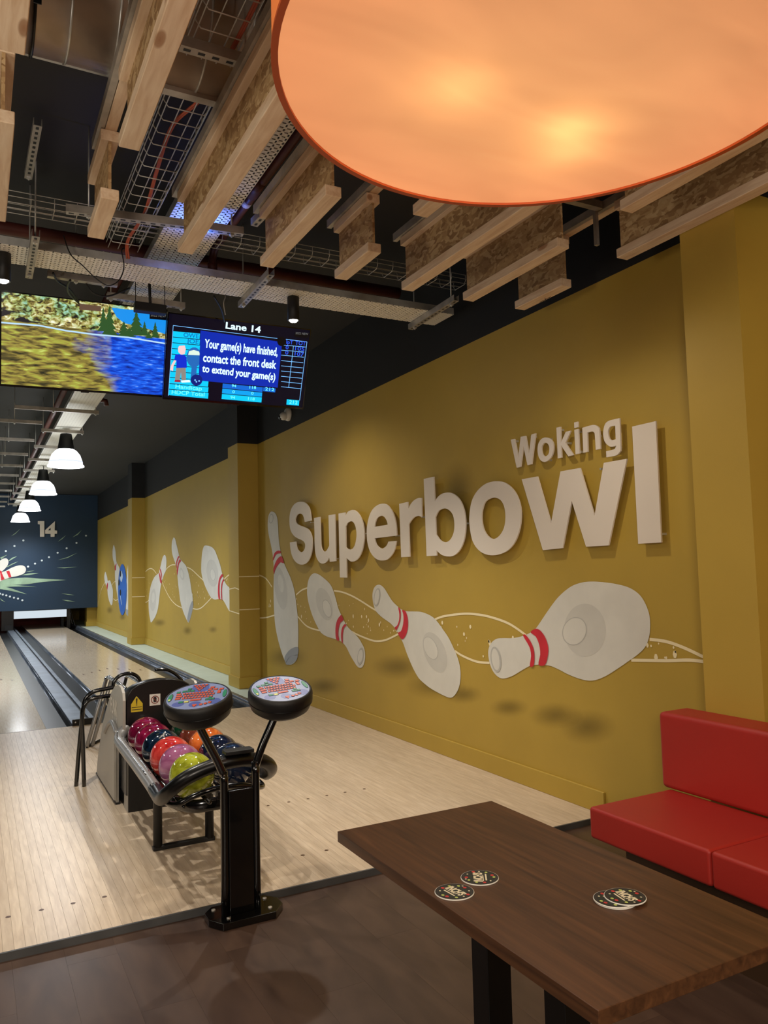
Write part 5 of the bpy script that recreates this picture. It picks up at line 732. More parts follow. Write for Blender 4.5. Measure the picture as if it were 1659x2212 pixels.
def scrmat():
    m, t, b = nt('river picture'); b.inputs['Base Color'].default_value = (0,0,0,1); b.inputs['Roughness'].default_value = .25
    tc = N(t, 'ShaderNodeTexCoord'); s = N(t, 'ShaderNodeSeparateXYZ'); C(t, tc.outputs['Object'], s.inputs[0])
    def noise(scale, sx, sy, det=6, dist=.8, off=0):
        mp = N(t, 'ShaderNodeMapping'); mp.inputs['Scale'].default_value = (sx, sy, 1); mp.inputs['Location'].default_value = (off, off*.7, 0); C(t, tc.outputs['Object'], mp.inputs[0])
        n = N(t, 'ShaderNodeTexNoise', inp={'Scale': scale, 'Detail': float(det), 'Distortion': dist}); C(t, mp.outputs[0], n.inputs['Vector']); return n.outputs['Fac']
    def mix(f, a, b2):
        x = N(t, 'ShaderNodeMix', data_type='RGBA'); C(t, f, x.inputs[0]); C(t, a, x.inputs[6]); C(t, b2, x.inputs[7]); return x.outputs[2]
    def math2(op, a, b2=None, v=None):
        q = N(t, 'ShaderNodeMath', operation=op); C(t, a, q.inputs[0])
        if b2 is not None: C(t, b2, q.inputs[1])
        elif v is not None: q.inputs[1].default_value = v
        return q.outputs[0]
    n1 = noise(8, 1, 4.5, 8, .5); r1 = ramp(t, [(.30, rgb((22,26,20))), (.42, rgb((84,74,36))), (.52, rgb((140,124,56))), (.62, rgb((156,160,62))), (.74, rgb((204,220,120)))]); C(t, n1, r1.inputs[0])
    n2 = noise(11, 1, 5, 8, .4, 3); r2 = ramp(t, [(.28, rgb((6,24,96))), (.45, rgb((10,60,186))), (.6, rgb((24,96,224))), (.78, rgb((150,190,235)))]); C(t, n2, r2.inputs[0])
    n3 = noise(3, 1, 1.5, 4, .5, 7)
    msk = math2('MULTIPLY_ADD', n3, v=.55); t.nodes[-1].inputs[2].default_value = -.27
    sx = math2('ADD', s.outputs[0], msk); sy = math2('MULTIPLY', s.outputs[1], v=.28); sx = math2('ADD', sx, sy)
    sm = N(t, 'ShaderNodeMapRange', inp={1: .02, 2: .16, 3: 0.0, 4: 1.0}); C(t, sx, sm.inputs[0])
    water = mix(sm.outputs[0], r1.outputs[0], r2.outputs[0])
    n4 = noise(26, 1, 1.4, 8, .7, 1); r4 = ramp(t, [(.34, rgb((24,22,26))), (.43, rgb((112,92,48))), (.5, rgb((172,160,92))), (.57, rgb((206,204,160))), (.68, rgb((232,236,214)))]); C(t, n4, r4.inputs[0])
    n6 = noise(6, 1, 1.6, 5, .6, 21); r6 = ramp(t, [(.38, (1,1,1)), (.5, rgb((205,220,170))), (.62, rgb((150,215,225)))]); C(t, n6, r6.inputs[0]); mm = N(t, 'ShaderNodeMix', data_type='RGBA', blend_type='MULTIPLY'); mm.inputs[0].default_value = .9; C(t, r4.outputs[0], mm.inputs[6]); C(t, r6.outputs[0], mm.inputs[7])
    n5 = noise(5, 1, 2.2, 5, 1.0, 11); dk = N(t, 'ShaderNodeMapRange', inp={1: .52, 2: .60, 3: 0.0, 4: 1.0}); C(t, n5, dk.inputs[0])
    lf = N(t, 'ShaderNodeMapRange', inp={1: -.28, 2: -.36, 3: 0.0, 4: 1.0}); C(t, s.outputs[0], lf.inputs[0]); dk2 = math2('MULTIPLY', dk.outputs[0], lf.outputs[0])
    bl = N(t, 'ShaderNodeRGB'); bl.outputs[0].default_value = (*rgb((16,14,24)), 1); bank = mix(dk2, mm.outputs[2], bl.outputs[0])
    ln = math2('MULTIPLY_ADD', s.outputs[0], v=-.02); t.nodes[-1].inputs[2].default_value = .135
    gt = math2('SUBTRACT', s.outputs[1], ln); g2 = N(t, 'ShaderNodeMapRange', inp={1: -.003, 2: .004, 3: 0.0, 4: 1.0}); C(t, gt, g2.inputs[0])
    fin = mix(g2.outputs[0], water, bank); C(t, fin, b.inputs['Emission Color']); b.inputs['Emission Strength'].default_value = 1.0
    return m
M['river'] = scrmat()
def flat(name, pts, z, mat, par):
    bm = NB(); import mathutils.geometry as mg
    v = [bm.verts.new((p[0], p[1], z)) for p in pts]
    for tr in mg.tessellate_polygon([[Vector((p[0], p[1], 0)) for p in pts]]): bm.faces.new([v[i] for i in tr])
    bm.normal_update()
    for f in bm.faces:
        if f.normal.z < 0: f.normal_flip()
    o = finish(name, bm, mat); o.parent = par; return o
sc1 = flat('picture', [(-.612,-.345),(.612,-.345),(.612,.352),(-.612,.352)], 0, 'river', t1)
for nme, col, st in (('skyblue',(20,132,216),1.0),('treegreen',(44,84,40),.8),('foam',(178,214,240),.9),('tvblack',(4,6,12),.6),('tvgrey',(120,120,116),.6),('tvbrown',(104,78,60),.7)): M[nme] = emis(nme, rgb(col), st*1.0)
flat('sky', SKY, .0006, 'skyblue', sc1); flat('cliff_house', BLDG, .0008, 'tvbrown', sc1); flat('label_box', SKYB, .0018, 'tvblack', sc1)
for k, p in enumerate(TREE): flat('tree', p, .0010+.0001*k, 'treegreen', sc1)
sh = [(a, b+.004) for a, b in SHORE]+[(a, b-.008) for a, b in reversed(SHORE)]; flat('shore_foam', sh, .0022, 'foam', sc1)
def onplane(A, B, z):
    A = Vector(A); B = Vector(B); d = (B-A).normalized(); p = Vector((-d.y, d.x))
    return (lambda u, v: (A.x+d.x*u+p.x*v, A.y+d.y*u+p.y*v, z)), (B-A).length
for s, A, B, h, c in T1T: f, wd = onplane(A, B, .0026); text('caption', s, f, h, wd, 'tvgrey', sc1, .01)
M['scr_bg'] = emis('score screen dark', rgb((1,2,20)), 1.0*1.0)
for nme, col, st in (('cyan',(0,190,236),1),('cyan2',(0,150,222),1),('dim',(8,96,196),1),('pop',(2,38,160),1),('line',(120,190,255),1),('skin',(226,190,190),1),('shirt',(6,40,190),1),('pants',(130,124,118),1),('red',(150,30,50),1),('meter',(30,96,170),1),('dial',(206,226,210),1),('ballt',(6,26,110),1),('magnet',(2,2,10),.6),('shadow',(6,6,12),.6),('tw',(205,240,250),1.15),('tw2',(110,235,255),1.1),('tb',(0,96,170),1),('tb2',(40,80,220),1.1),('tg',(96,96,96),1)): M['s_'+nme] = emis('score '+nme, rgb(col), st*1.0)
M['s_white'] = M['s_tw']
sc2 = flat('picture', [(-.611,-.338),(.611,-.338),(.611,.345),(-.611,.345)], 0, 'scr_bg', t2)
lv = {'cyan':1,'cyan2':1,'dim':1,'line':2,'pop':5,'skin':3,'shirt':3.3,'pants':3.3,'red':3.5,'white':3.5,'meter':3,'dial':3.6,'ballt':6.2,'magnet':7,'shadow':3}
nm2 = {'cyan':'score_row','cyan2':'score_row','dim':'score_row','line':'grid_line','pop':'message_box','skin':'cartoon_skin','shirt':'cartoon_shirt','pants':'cartoon_trousers','red':'cartoon_shoe','white':'cartoon_shoe','meter':'parking_meter','dial':'meter_dial','ballt':'cartoon_ball','magnet':'round_knob','shadow':'label_box'}
for k, (nme, pts) in enumerate(TVQ):
    z = lv[nme]
    if nme == 'line' and k > len(TVQ)-6: z = 6.6
    flat(nm2[nme], pts, z*.0004, 's_'+nme, sc2)
for s, A, B, h, c in TVT:
    f, wd = onplane(A, B, .0030); text('score_text', s, f, h*1.28, wd, {'w':'s_tw','w2':'s_tw2','b':'s_tb','b2':'s_tb2','g':'s_tg'}[c], sc2, .028 if c == 'w' else .012)
sm_ = thing('screen_mount', 'black ceiling pole and bar holding both screens from behind', 'mount', (1.15, 6.1, 3.3))
part(tube('pole', [(1.15, 6.12, H), (1.15, 6.12, 3.10)], .022, 'dark', n=12), sm_); part(box('bar', .45, 2.1, 6.10, 6.14, 3.05, 3.10, 'dark'), sm_)
for x, ya in ((.7, 5.935), (1.8, 5.79)): part(box('arm', x-.03, x+.03, ya, 6.10, 3.05, 3.09, 'dark'), sm_)
mb = thing('mount_box', 'black box on thin rods above the gap between the screens', 'box', (1.05, 5.3, 3.28))
part(box('box_body', .945, 1.155, 5.27, 5.34, 3.229, 3.29, 'rubber', bevel=.006), mb); part(tube('plug_lead', [(1.05,5.30,3.291),(1.045,5.29,3.36),(1.04,5.28,3.465)], .010, 'cable', sm=3, n=8), mb)
for x in (.952,1.148): part(tube('mount_rod', [(x,5.30,3.29),(x,5.30,H)], .003, 'dark', n=6), mb)

# ------------------------------------------------------------ big drum lampshade
LX, LY, LZ, LR = 1.055, 1.17, 2.45, .585
lp = thing('drum_lamp', 'huge orange fabric drum lampshade overhead, glowing from inside', 'lamp', (LX, LY, LZ))
def glowmat():
    m, t, b = nt('glowing cream diffuser'); out = t.nodes['Material Output']
    tc = N(t, 'ShaderNodeTexCoord'); mp = N(t, 'ShaderNodeMapping'); mp.inputs['Rotation'].default_value = (0,0,math.radians(-35)); mp.inputs['Scale'].default_value = (1.0,3.2,1); C(t, tc.outputs['Object'], mp.inputs[0])
    n = N(t, 'ShaderNodeTexNoise', inp={'Scale': 1.9, 'Detail': 2.0, 'Distortion': .8}); C(t, mp.outputs[0], n.inputs['Vector'])
    r = ramp(t, [(.3, (.80,.80,.80)), (.7, (1.0,1.0,1.0))]); C(t, n.outputs['Fac'], r.inputs[0])
    m2 = N(t, 'ShaderNodeMix', data_type='RGBA', blend_type='MULTIPLY'); m2.inputs[0].default_value = 1; C(t, r.outputs[0], m2.inputs[6]); m2.inputs[7].default_value = (*rgb((224,170,116)), 1)
    b.inputs['Base Color'].default_value = (.02,.02,.02,1); b.inputs['Specular IOR Level'].default_value = .1
    C(t, m2.outputs[2], b.inputs['Emission Color']); b.inputs['Emission Strength'].default_value = .56
    tr = N(t, 'ShaderNodeBsdfTranslucent'); C(t, m2.outputs[2], tr.inputs[0])
    ad = N(t, 'ShaderNodeAddShader'); C(t, b.outputs[0], ad.inputs[0]); C(t, tr.outputs[0], ad.inputs[1]); C(t, ad.outputs[0], out.inputs[0])
    return m
M['glow'] = glowmat(); M['drum'] = plain('orange drum fabric', rgb((214,120,60)), .8)
M['drum'].node_tree.nodes['Principled BSDF'].inputs['Emission Color'].default_value = (*rgb((214,110,50)), 1); M['drum'].node_tree.nodes['Principled BSDF'].inputs['Emission Strength'].default_value = .35
bm = NB(); bm.faces.new([bm.verts.new((.575*math.cos(2*math.pi*k/96), .575*math.sin(2*math.pi*k/96), .006)) for k in range(96)][::-1]); o = finish('diffuser', bm, 'glow'); o.parent = lp
bm = NB(); R_ = lathe_into(bm, [(LR-.004,.003),(LR,.003),(LR,.36),(LR-.004,.36)], 0, 0, 96); o = finish('shade_wall', bm, 'drum', smooth=True); o.parent = lp
bm = NB(); lathe_into(bm, [(LR-.012,.0),(LR+.002,.0),(LR+.002,.008),(LR-.012,.008),(LR-.012,0)], 0, 0, 96); o = finish('rim', bm, 'shaderim'); o.parent = lp
bm = NB(); lathe_into(bm, [(LR-.012,.352),(LR+.002,.352),(LR+.002,.362),(LR-.012,.362),(LR-.012,.352)], 0, 0, 96); o = finish('rim', bm, 'shaderim'); o.parent = lp
for a in range(3):
    t_ = 2*math.pi*a/3; o = tube('spoke', [(0,0,.34),((LR-.01)*math.cos(t_),(LR-.01)*math.sin(t_),.34)], .004, 'dark', n=6); o.parent = lp
o = tube('cable', [(0,0,.34),(0,0,H-LZ)], .006, 'cable', n=6); o.parent = lp
for k, (x, y, z, e) in enumerate(((.90,1.31,.12,1.0),(1.22,1.32,.10,1.0),(1.28,1.42,.10,.5))):
    l = light('bulb_glow', 'POINT', (0,0,0), .38*e, (1,.86,.6), shadow_soft_size=.03); l.parent = lp; l.location = (x-LX, y-LY, z)

# ------------------------------------------------------------ table and card mats
tb = thing('table', 'long dark walnut table with a thick edge in the foreground', 'table', (1.26, 1.636, -.03))
part(box('table_top', .977, 1.542, 1.086, 2.187, .629, .66, 'table', bevel=.0015), tb)
for y in (1.777, 1.47):
    part(box('leg', 1.222, 1.298, y, y+.075, -.018, .62, 'dark', bevel=.002), tb)
part(box('base_plate', 1.08, 1.44, 1.25, 2.02, -.03, -.018, 'dark'), tb); part(box('cross_plate', 1.1, 1.42, 1.3, 1.97, .62, .629, 'dark'), tb)
APPLES = [(.80,.35,'r'),(-.05,.80,'r'),(-.78,-.25,'r'),(.30,-.76,'r'),(-.45,.66,'g'),(.72,-.42,'g'),(-.76,.22,'g'),(.45,.72,'c'),(-.55,-.62,'c'),(.02,-.85,'g'),(-.3,.84,'c'),(.86,.0,'c')]
def mat_card(x, y, z, ang, label):
    r = thing('drink_mat', label, 'coaster', (x, y, z), 'round printed card drink mats on the table', ang); R = .0475
    def c(o): o.parent = r; return o
    c(lathe('card', [(.001,-.0012),(R,-.0012),(R+.0004,.0),(R,.0014),(.001,.0014)], 0, 0, 'cardedge', caps=False, n=40))
    c(lathe('printed_face', [(.001,.0016),(R-.0012,.0016)], 0, 0, 'cardprint', caps=False, n=40, smooth=False))
    bm = NB(); lathe_into(bm, [(R*.86,.0018),(R*.885,.0018)], 0, 0, 40); c(finish('ring_line', bm, 'keydark'))
    text('print_word', "INCH'S", lambda u, v: (u, v-.006, .0020), 0.022, .058, 'cream', r, .05, True, shear=.15)
    bm = NB(); bm.faces.new([bm.verts.new(p) for p in ((-.021,-.0175,.0020),(.021,-.0175,.0020),(.021,-.0135,.0020),(-.021,-.0135,.0020))]); c(finish('print_bar', bm, 'cream'))
    bm = NB(); bm.faces.new([bm.verts.new(p) for p in ((-.024,-.0095,.0020),(.012,-.0095,.0020),(.012,-.0078,.0020),(-.024,-.0078,.0020))]); c(finish('print_line', bm, 'cream'))
    for a, b, k in APPLES:
        s = {'r':.0052,'g':.0045,'c':.0028}[k]; bm = NB(); bm.faces.new([bm.verts.new((a*R*.88+s*math.cos(t*math.pi/5), b*R*.88+s*.85*math.sin(t*math.pi/5), .0020)) for t in range(10)])
        c(finish('apple_print', bm, {'r':'applered','g':'applegreen','c':'cream'}[k]))
mat_card(1.034, 1.633, .6614, math.radians(-85), 'round dark green drink mat at the left table edge, lower of the left pair')
mat_card(1.135, 1.672, .6614, math.radians(58), 'round dark green drink mat farther from the left table edge, upper of the left pair')
mat_card(1.325, 1.400, .6614, math.radians(-40), 'bottom drink mat of the right-hand stack, only its white edge showing')
mat_card(1.3235, 1.4005, .6644, math.radians(-100), 'middle drink mat of the right-hand stack, peeping out at the left')
mat_card(1.349, 1.392, .6674, math.radians(-100), 'top drink mat of the right-hand stack with its printed word in full view')

# ------------------------------------------------------------ red bench
sf = thing('bench_seat', 'bright red leatherette bench with backrest against the yellow wall', 'bench', (2.6, 1, -.03))
part(box('seat_cushion', 2.31, 2.80, 1.9635, 2.572, .292, .421, 'leather', bevel=.014), sf)
part(box('seat_cushion', 2.31, 2.80, 1.20, 1.9605, .292, .421, 'leather', bevel=.014), sf)
part(box('seat_cushion', 2.31, 2.80, .40, 1.197, .292, .421, 'leather', bevel=.014), sf)
part(box('backrest', 2.775, 2.965, .4, 2.605, .424, .762, 'leather', bevel=.022), sf)
part(box('plinth', 2.44, 2.94, .42, 2.50, -.03, .29, 'plinth'), sf)

# ------------------------------------------------------------ scoring console
co = thing('scoring_console', 'black twin-post scoring console on an eight-sided base, in front of the ball rack', 'console', (1.03, 3.33, -.03))
bm = NB(); oc = [(.888,3.32),(.93,3.25),(1.16,3.25),(1.215,3.32),(1.215,3.385),(1.17,3.44),(.93,3.44),(.888,3.39)]
for z in (-.03, 0.0): pass
lo = [bm.verts.new((x, y, -.03)) for x, y in oc]; hi = [bm.verts.new((x, y, .0)) for x, y in oc]
bm.faces.new(lo[::-1]); bm.faces.new(hi)
for i in range(8): bm.faces.new((lo[i], lo[(i+1) % 8], hi[(i+1) % 8], hi[i]))
part(finish('base_plate', bm, 'gloss', bevel=.003), co)
for x, y in ((.965,3.29),(1.15,3.30),(.93,3.40),(1.16,3.40)): part(lathe('bolt', [(.001,.004),(.009,.004),(.009,.0)], x, y, 'zincdull', caps=False, n=12), co)
part(box('post_panel', .978, 1.086, 3.315, 3.345, .0, .512, 'gloss', bevel=.003), co)
part(tube('left_tube', [(.962,3.33,0),(.962,3.33,.55),(.957,3.33,.585),(.945,3.33,.615),(.925,3.33,.66),(.86,3.33,.79),(.847,3.33,.83)], .0175, 'gloss', sm=4, n=14), co)
part(tube('right_tube', [(1.102,3.33,0),(1.102,3.33,.57),(1.107,3.33,.605),(1.117,3.33,.635),(1.14,3.33,.69),(1.195,3.33,.80),(1.207,3.33,.84)], .0175, 'gloss', sm=4, n=14), co)
def head(cx, cy, cz, az, tilt, lean, label):
    """az: clockwise heading of the key columns, tilt towards the viewer, lean to the side"""
    vaz = math.atan2(cx, cy); back = Vector((-math.sin(vaz), -math.cos(vaz), 0)); side = Vector((math.cos(vaz), -math.sin(vaz), 0))
    nn = (Vector((0,0,1)) + back*math.tan(tilt) + side*math.tan(lean)).normalized()
    colv = Vector((math.sin(az), math.cos(az), 0)); colv = (colv-nn*colv.dot(nn)).normalized(); row = colv.cross(nn)
    mt = Matrix(((row.x,colv.x,nn.x,cx),(row.y,colv.y,nn.y,cy),(row.z,colv.z,nn.z,cz),(0,0,0,1)))
    q = bpy.data.objects.new('keypad_head', None); COL.objects.link(q)
    R = .128
    bm = NB(); lathe_into(bm, [(.001,-.112),(.06,-.112),(.105,-.105),(.130,-.085),(.142,-.05),(.143,-.02),(.139,-.006),(.134,0),(R+.001,.001),(R+.001,-.002),(.001,-.002)], 0, 0, 48); hd = finish('keypad_head', bm, 'rubber', smooth=True)
    bpy.data.objects.remove(q); hd.name = 'keypad_head'
    hd.parent = co; hd.matrix_parent_inverse = Matrix.Translation(-co.location); hd.matrix_basis = mt; hd['label'] = label
    def sub(o): o.parent = hd; return o
    sub(lathe('keypad_film', [(.001,-.0012),(R,-.0012)], 0, 0, 'keypad', caps=False, n=48, smooth=False))
    sub(lathe('seam_line', [(.1435,-.052),(.1445,-.050),(.1435,-.048)], 0, 0, 'dark', caps=False, n=48))
    def poly(bm, pts, z0, z1):
        lo = [bm.verts.new((x*R, y*R, z0)) for x, y in pts]; hi = [bm.verts.new((x*R*1, y*R*1, z1)) for x, y in pts]; bm.faces.new(hi); k = len(pts)
        for i in range(k): bm.faces.new((lo[i], lo[(i+1) % k], hi[(i+1) % k], hi[i]))
    def kb(bm, u, v, w_, h_, z=.0006): poly(bm, [(u-w_/2,v-h_/2),(u+w_/2,v-h_/2),(u+w_/2,v+h_/2),(u-w_/2,v+h_/2)], -.001, z)
    def ell(bm, u, v, a, b2, z=.0006, n=14): poly(bm, [(u+a*math.cos(2*math.pi*k/n), v+b2*math.sin(2*math.pi*k/n)) for k in range(n)], -.001, z)
    bl = NB(); poly(bl, [(-.27,.90),(.27,.90),(.33,.45),(.0,.20),(-.25,.45)], -.001, -.0008); ell(bl, 0, -.62, .2, .2, -.0008); ell(bl, .62, -.52, .2, .22, -.0008); ell(bl, -.55,-.52,.2,.18,-.0008); sub(finish('film_print', bl, 'keyblue'))['kind'] = 'stuff'
    rd = NB(); dk = NB(); gr = NB(); ye = NB()
    def K(bm, u, v, w_, h_): kb(dk, u+.008, v+.012, w_+.022, h_+.03, .0001); kb(bm, u, v, w_, h_, .0012)
    for v, wide, n, u0 in ((.22,.14,10,-.52),(.05,.20,10,-.46),(-.12,.16,10,-.50)):
        K(rd, u0-.05-wide/2, v, wide, .10)
        for k in range(n): K(rd, u0+.05+.102*k, v, .066, .10)
    K(rd, .68, .17, .10, .22); K(rd, -.02, -.31, .34, .10)
    for row_, cnt in enumerate((4,3,2,1)):
        for k in range(cnt): kb(dk, (k-(cnt-1)/2)*.125+.006, .83-.125*row_, .10, .115, .0001); ell(rd, (k-(cnt-1)/2)*.125, .82-.125*row_, .044, .05, .0012, 8)
    for u, v in ((.42,.56),(.36,.40),(.54,.40),(.74,.38)): K(rd, u, v, .13, .10)
    for u, v in ((-.34,.58),(-.50,.42),(-.36,.42),(-.22,.42),(-.68,.38)): K(gr, u, v, .11, .10)
    for u, v in ((.44,-.22),(.34,-.35),(.44,-.35),(.54,-.35)): K(gr, u, v, .085, .10)
    K(gr, -.48, -.40, .14, .10); K(ye, -.30, -.40, .13, .10)
    for s in (-1, 1): ell(dk, s*.885+.01, .02, .075, .30, .0001); ell(gr, s*.885, .0, .065, .28, .0012)
    ell(ye, -.885, -.17, .04, .06, .0016, 10)
    for u, v in ((.20,-.70),(.34,-.66),(.47,-.60)): ell(dk, u+.008, v+.01, .065, .075, .0001, 10); ell(rd, u, v, .052, .06, .0012, 10)
    poly(rd, [(0,-.84),(.075,-.70),(.05,-.64),(0,-.67),(-.05,-.64),(-.075,-.70)], -.001, .0012)
    for nm_, b_, mt_ in (('key_outlines', dk, 'keydark'), ('orange_keys', rd, 'keyred'), ('green_keys', gr, 'keygreen'), ('yellow_keys', ye, 'keyyellow')):
        sub(finish(nm_, b_, mt_))['kind'] = 'stuff'
head(.843, 3.3, .930, math.radians(24), math.radians(15), math.radians(-6), 'keypad head leaning left')
head(1.213, 3.3, .927, math.radians(2), math.radians(17), math.radians(2), 'keypad head facing forward')

# ------------------------------------------------------------ ball return with rack
rt_ = thing('ball_return', 'black and silver ball return with hood and curved ball rack', 'ball return', (1.05, 5.0, 0))
XA, XB = .848, 1.262
arch = [(XA,.10),(XA,.655),(XA+.006,.70),(XA+.03,.738),(XA+.07,.762),(XA+.13,.780),((XA+XB)/2,.787),(XB-.13,.780),(XB-.07,.762),(XB-.03,.738),(XB-.006,.70),(XB,.655),(XB,.10)]
bm = NB(); rows = []
for y, k, dz in ((5.04,1.0,0),(5.06,1.02,.004),(5.12,1.02,.0),(5.25,1.0,-.02),(5.40,.98,-.06),(5.55,.95,-.14),(5.75,.9,-.28),(5.95,.88,-.44),(6.08,.85,-.62)):
    rows.append([bm.verts.new((1.055+(x-1.055)*k, y, max(.09, z+dz*(z-.1)/.6))) for x, z in arch])
for A, B in zip(rows, rows[1:]):
    for j in range(len(A)-1): bm.faces.new((A[j], B[j], B[j+1], A[j+1]))
bm.faces.new(rows[0]); bm.faces.new(rows[-1][::-1]); bmesh.ops.recalc_face_normals(bm, faces=bm.faces[:])
part(finish('hood', bm, 'railblack', smooth=False, bevel=.006), rt_)
side = [(5.25,.012),(6.13,.012),(6.10,.08),(6.02,.20),(5.92,.31),(5.82,.42),(5.70,.51),(5.57,.60),(5.44,.68),(5.30,.735),(5.17,.757),(5.08,.752),(5.02,.725),(5.0,.68),(5.0,.46),(5.25,.40)]
for s, x in ((1, .828), (-1, 1.282)):
    part(shape('side_panel', [(a,b,1) for a, b in side], None, (lambda x, s: (lambda a, b, d: (x-s*.008+s*(.016 if d == 0 else 0), a, b)))(x, s), .016, 'silver', n=3), rt_)
    part(box('kick_strip', x-.012, x+.012, 5.245, 6.14, 0, .012, 'rubber'), rt_)
    for yy, zz in ((5.33,.045),(6.0,.045)):
        q = lathe('screw', [(.007,0),(.007,.002),(.003,.004)], 0, 0, 'screw', n=12); q.parent = rt_; q.location = (x-s*.009-1.05, yy-5.0, zz); q.rotation_euler = (0,-s*math.pi/2,0)
arc = [(5.24,.03),(5.24,.40),(5.20,.455),(5.14,.475),(5.32,.485),(5.45,.46),(5.58,.41),(5.70,.34),(5.82,.25),(5.92,.15),(5.98,.06),(5.98,.03)]
arc = [(5.24,.03),(5.24,.38),(5.235,.45),(5.27,.485),(5.34,.492),(5.45,.465),(5.58,.41),(5.70,.34),(5.82,.25),(5.92,.15),(5.98,.06),(5.98,.03)]
part(shape('lower_cover', [(a,b,1) for a, b in arc], None, lambda a, b, d: (.805 if d else .8185, a, b), .014, 'silver', n=3), rt_)
part(tube('cover_rim', [(.806,5.60,.395),(.806,5.46,.465),(.806,5.34,.500),(.806,5.24,.492),(.806,5.14,.46)], .016, 'satin', sm=4, n=10), rt_)
part(box('rear_body', .858, 1.252, 5.045, 6.05, 0, .30, 'dark'), rt_)
part(box('front_box', .857, 1.252, 5.03, 5.044, 0, .45, 'rubber'), rt_)
part(box('base_strip', .8535, .8565, 5.035, 5.16, 0, .42, 'silver'), rt_)
# stickers
y_ = 5.036
def yflat(name, pts, mat, dy=0): 
    bm = NB(); bm.faces.new([bm.verts.new((x, y_-dy, z)) for x, z in pts]); return part(finish(name, bm, mat), rt_)
yflat('warning_sticker', [(.874,.600),(.944,.600),(.944,.648),(.909,.694),(.905,.694),(.874,.648)], 'yellow')
yflat('warning_mark', [(.9055,.648),(.9105,.648),(.913,.682),(.903,.682)], 'inkblack', .0008); yflat('warning_mark', [(.905,.639),(.911,.639),(.911,.645),(.905,.645)], 'inkblack', .0008)
for z in (.626,.612): yflat('warning_line', [(.878,z),(.940,z),(.940,z+.004),(.878,z+.004)], 'inkblack', .0008)
yflat('hand_sticker', [(.986,.628),(1.052,.628),(1.052,.698),(.986,.698)], 'white')
bm = NB(); n = 24
for k in range(n):
    a, b = 2*math.pi*k/n, 2*math.pi*(k+1)/n; P = lambda r, t: bm.verts.new((1.019+r*math.cos(t), y_-.0008, .663+r*math.sin(t))); bm.faces.new((P(.020,a), P(.025,a), P(.025,b), P(.020,b)))
v = [bm.verts.new((1.019+x, y_-.0010, .663+z)) for x, z in ((-.017,.014),(-.014,.017),(.017,-.014),(.014,-.017))]; bm.faces.new(v)
part(finish('prohibition_ring', bm, 'pitred'), rt_)
yflat('hand_symbol', [(1.010,.648),(1.027,.648),(1.029,.672),(1.026,.680),(1.019,.682),(1.012,.680),(1.009,.668)], 'inkblack', .0006)
# lettering on the side panel
text('panel_lettering', 'FUNK', lambda u, v: (.8185, 5.47-u, .55+v), .10, .27, 'cardedge', None, .02); part(bpy.data.objects[-1] if False else COL.objects[-1], rt_)
text('panel_lettering', 'Bowling', lambda u, v: (.8185, 5.40-u, .50+v+u*.12), .035, .20, 'white', None, .0, shear=.3); part(COL.objects[-1], rt_)
# rack rails
rim = spline([(.848,5.06,.50),(.822,5.03,.487),(.795,4.97,.462),(.79,4.85,.447),(.79,4.4,.433),(.79,4.0,.415),(.788,3.85,.405),(.785,3.74,.41),(.80,3.66,.455),(.86,3.61,.515),(.95,3.59,.552),(1.05,3.58,.572),(1.15,3.59,.568),(1.24,3.62,.54),(1.295,3.68,.49),(1.315,3.78,.445),(1.325,3.9,.425),(1.32,4.4,.433),(1.32,4.85,.447),(1.30,4.97,.462),(1.27,5.04,.485)], 5)
rad = []
for p in rim:
    f = max(0, min(1, (3.95-p.y)/.3)); rad.append(.033)
rr = NB(); k = [i for i, p in enumerate(rim)]
L = len(rim); cut1 = next(i for i, p in enumerate(rim) if p.y < 3.9); cut2 = L-next(i for i, p in enumerate(reversed(rim)) if p.y < 3.9)
part(finish('left_rail', tube_into(NB(), rim[:cut1+1], rad[:cut1+1], 14), 'satin', smooth=True), rt_)
part(finish('front_rail', tube_into(NB(), rim[cut1-1:cut2+1], rad[cut1-1:cut2+1], 16), 'railblack', smooth=True), rt_)
for off in (-.012,.012): part(tube('rail_stripe', [p+Vector((off,0,.0275)) for p in rim[8:cut1-3]], .0045, 'chrome', n=6), rt_)
part(finish('right_rail', tube_into(NB(), rim[cut2:], rad[cut2:], 14), 'satin', smooth=True), rt_)
part(tube('lower_rail', [(.815,3.95,.392),(.81,3.78,.383),(.84,3.69,.385),(.90,3.66,.415),(.97,3.65,.435),(1.05,3.65,.442),(1.14,3.65,.436),(1.22,3.68,.41),(1.28,3.76,.39),(1.29,3.95,.392)], .014, 'gloss', sm=5, n=10), rt_)
part(tube('under_tray', [(.86,3.86,.355),(.93,3.76,.345),(1.05,3.73,.35),(1.17,3.76,.345),(1.23,3.86,.355)], .016, 'gloss', sm=5, n=10, squash=2.0), rt_)
for x in (.875,.995,1.11,1.228): part(tube('ball_rail', [(x,3.68,.372),(x,4.9,.375),(x,5.03,.38)], .010, 'gloss', n=8), rt_)
part(box('tray_floor', .815,.868,3.9,5.03,.37,.378,'gloss'), rt_); part(box('tray_floor', 1.236,1.29,3.9,5.03,.37,.378,'gloss'), rt_)
part(box('centre_spine', 1.045,1.06,3.72,5.03,.372,.40,'gloss'), rt_)
v = part(box('air_vent', 1.035, 1.17, 3.545, 3.615, .606, .624, 'rubber', bevel=.004), rt_)
bm = NB()
for k in range(9): bx(bm, 1.055+.008*k, 1.059+.008*k, 3.5437, 3.544, .609, .621)
part(finish('vent_slots', bm, 'inkblack'), v)
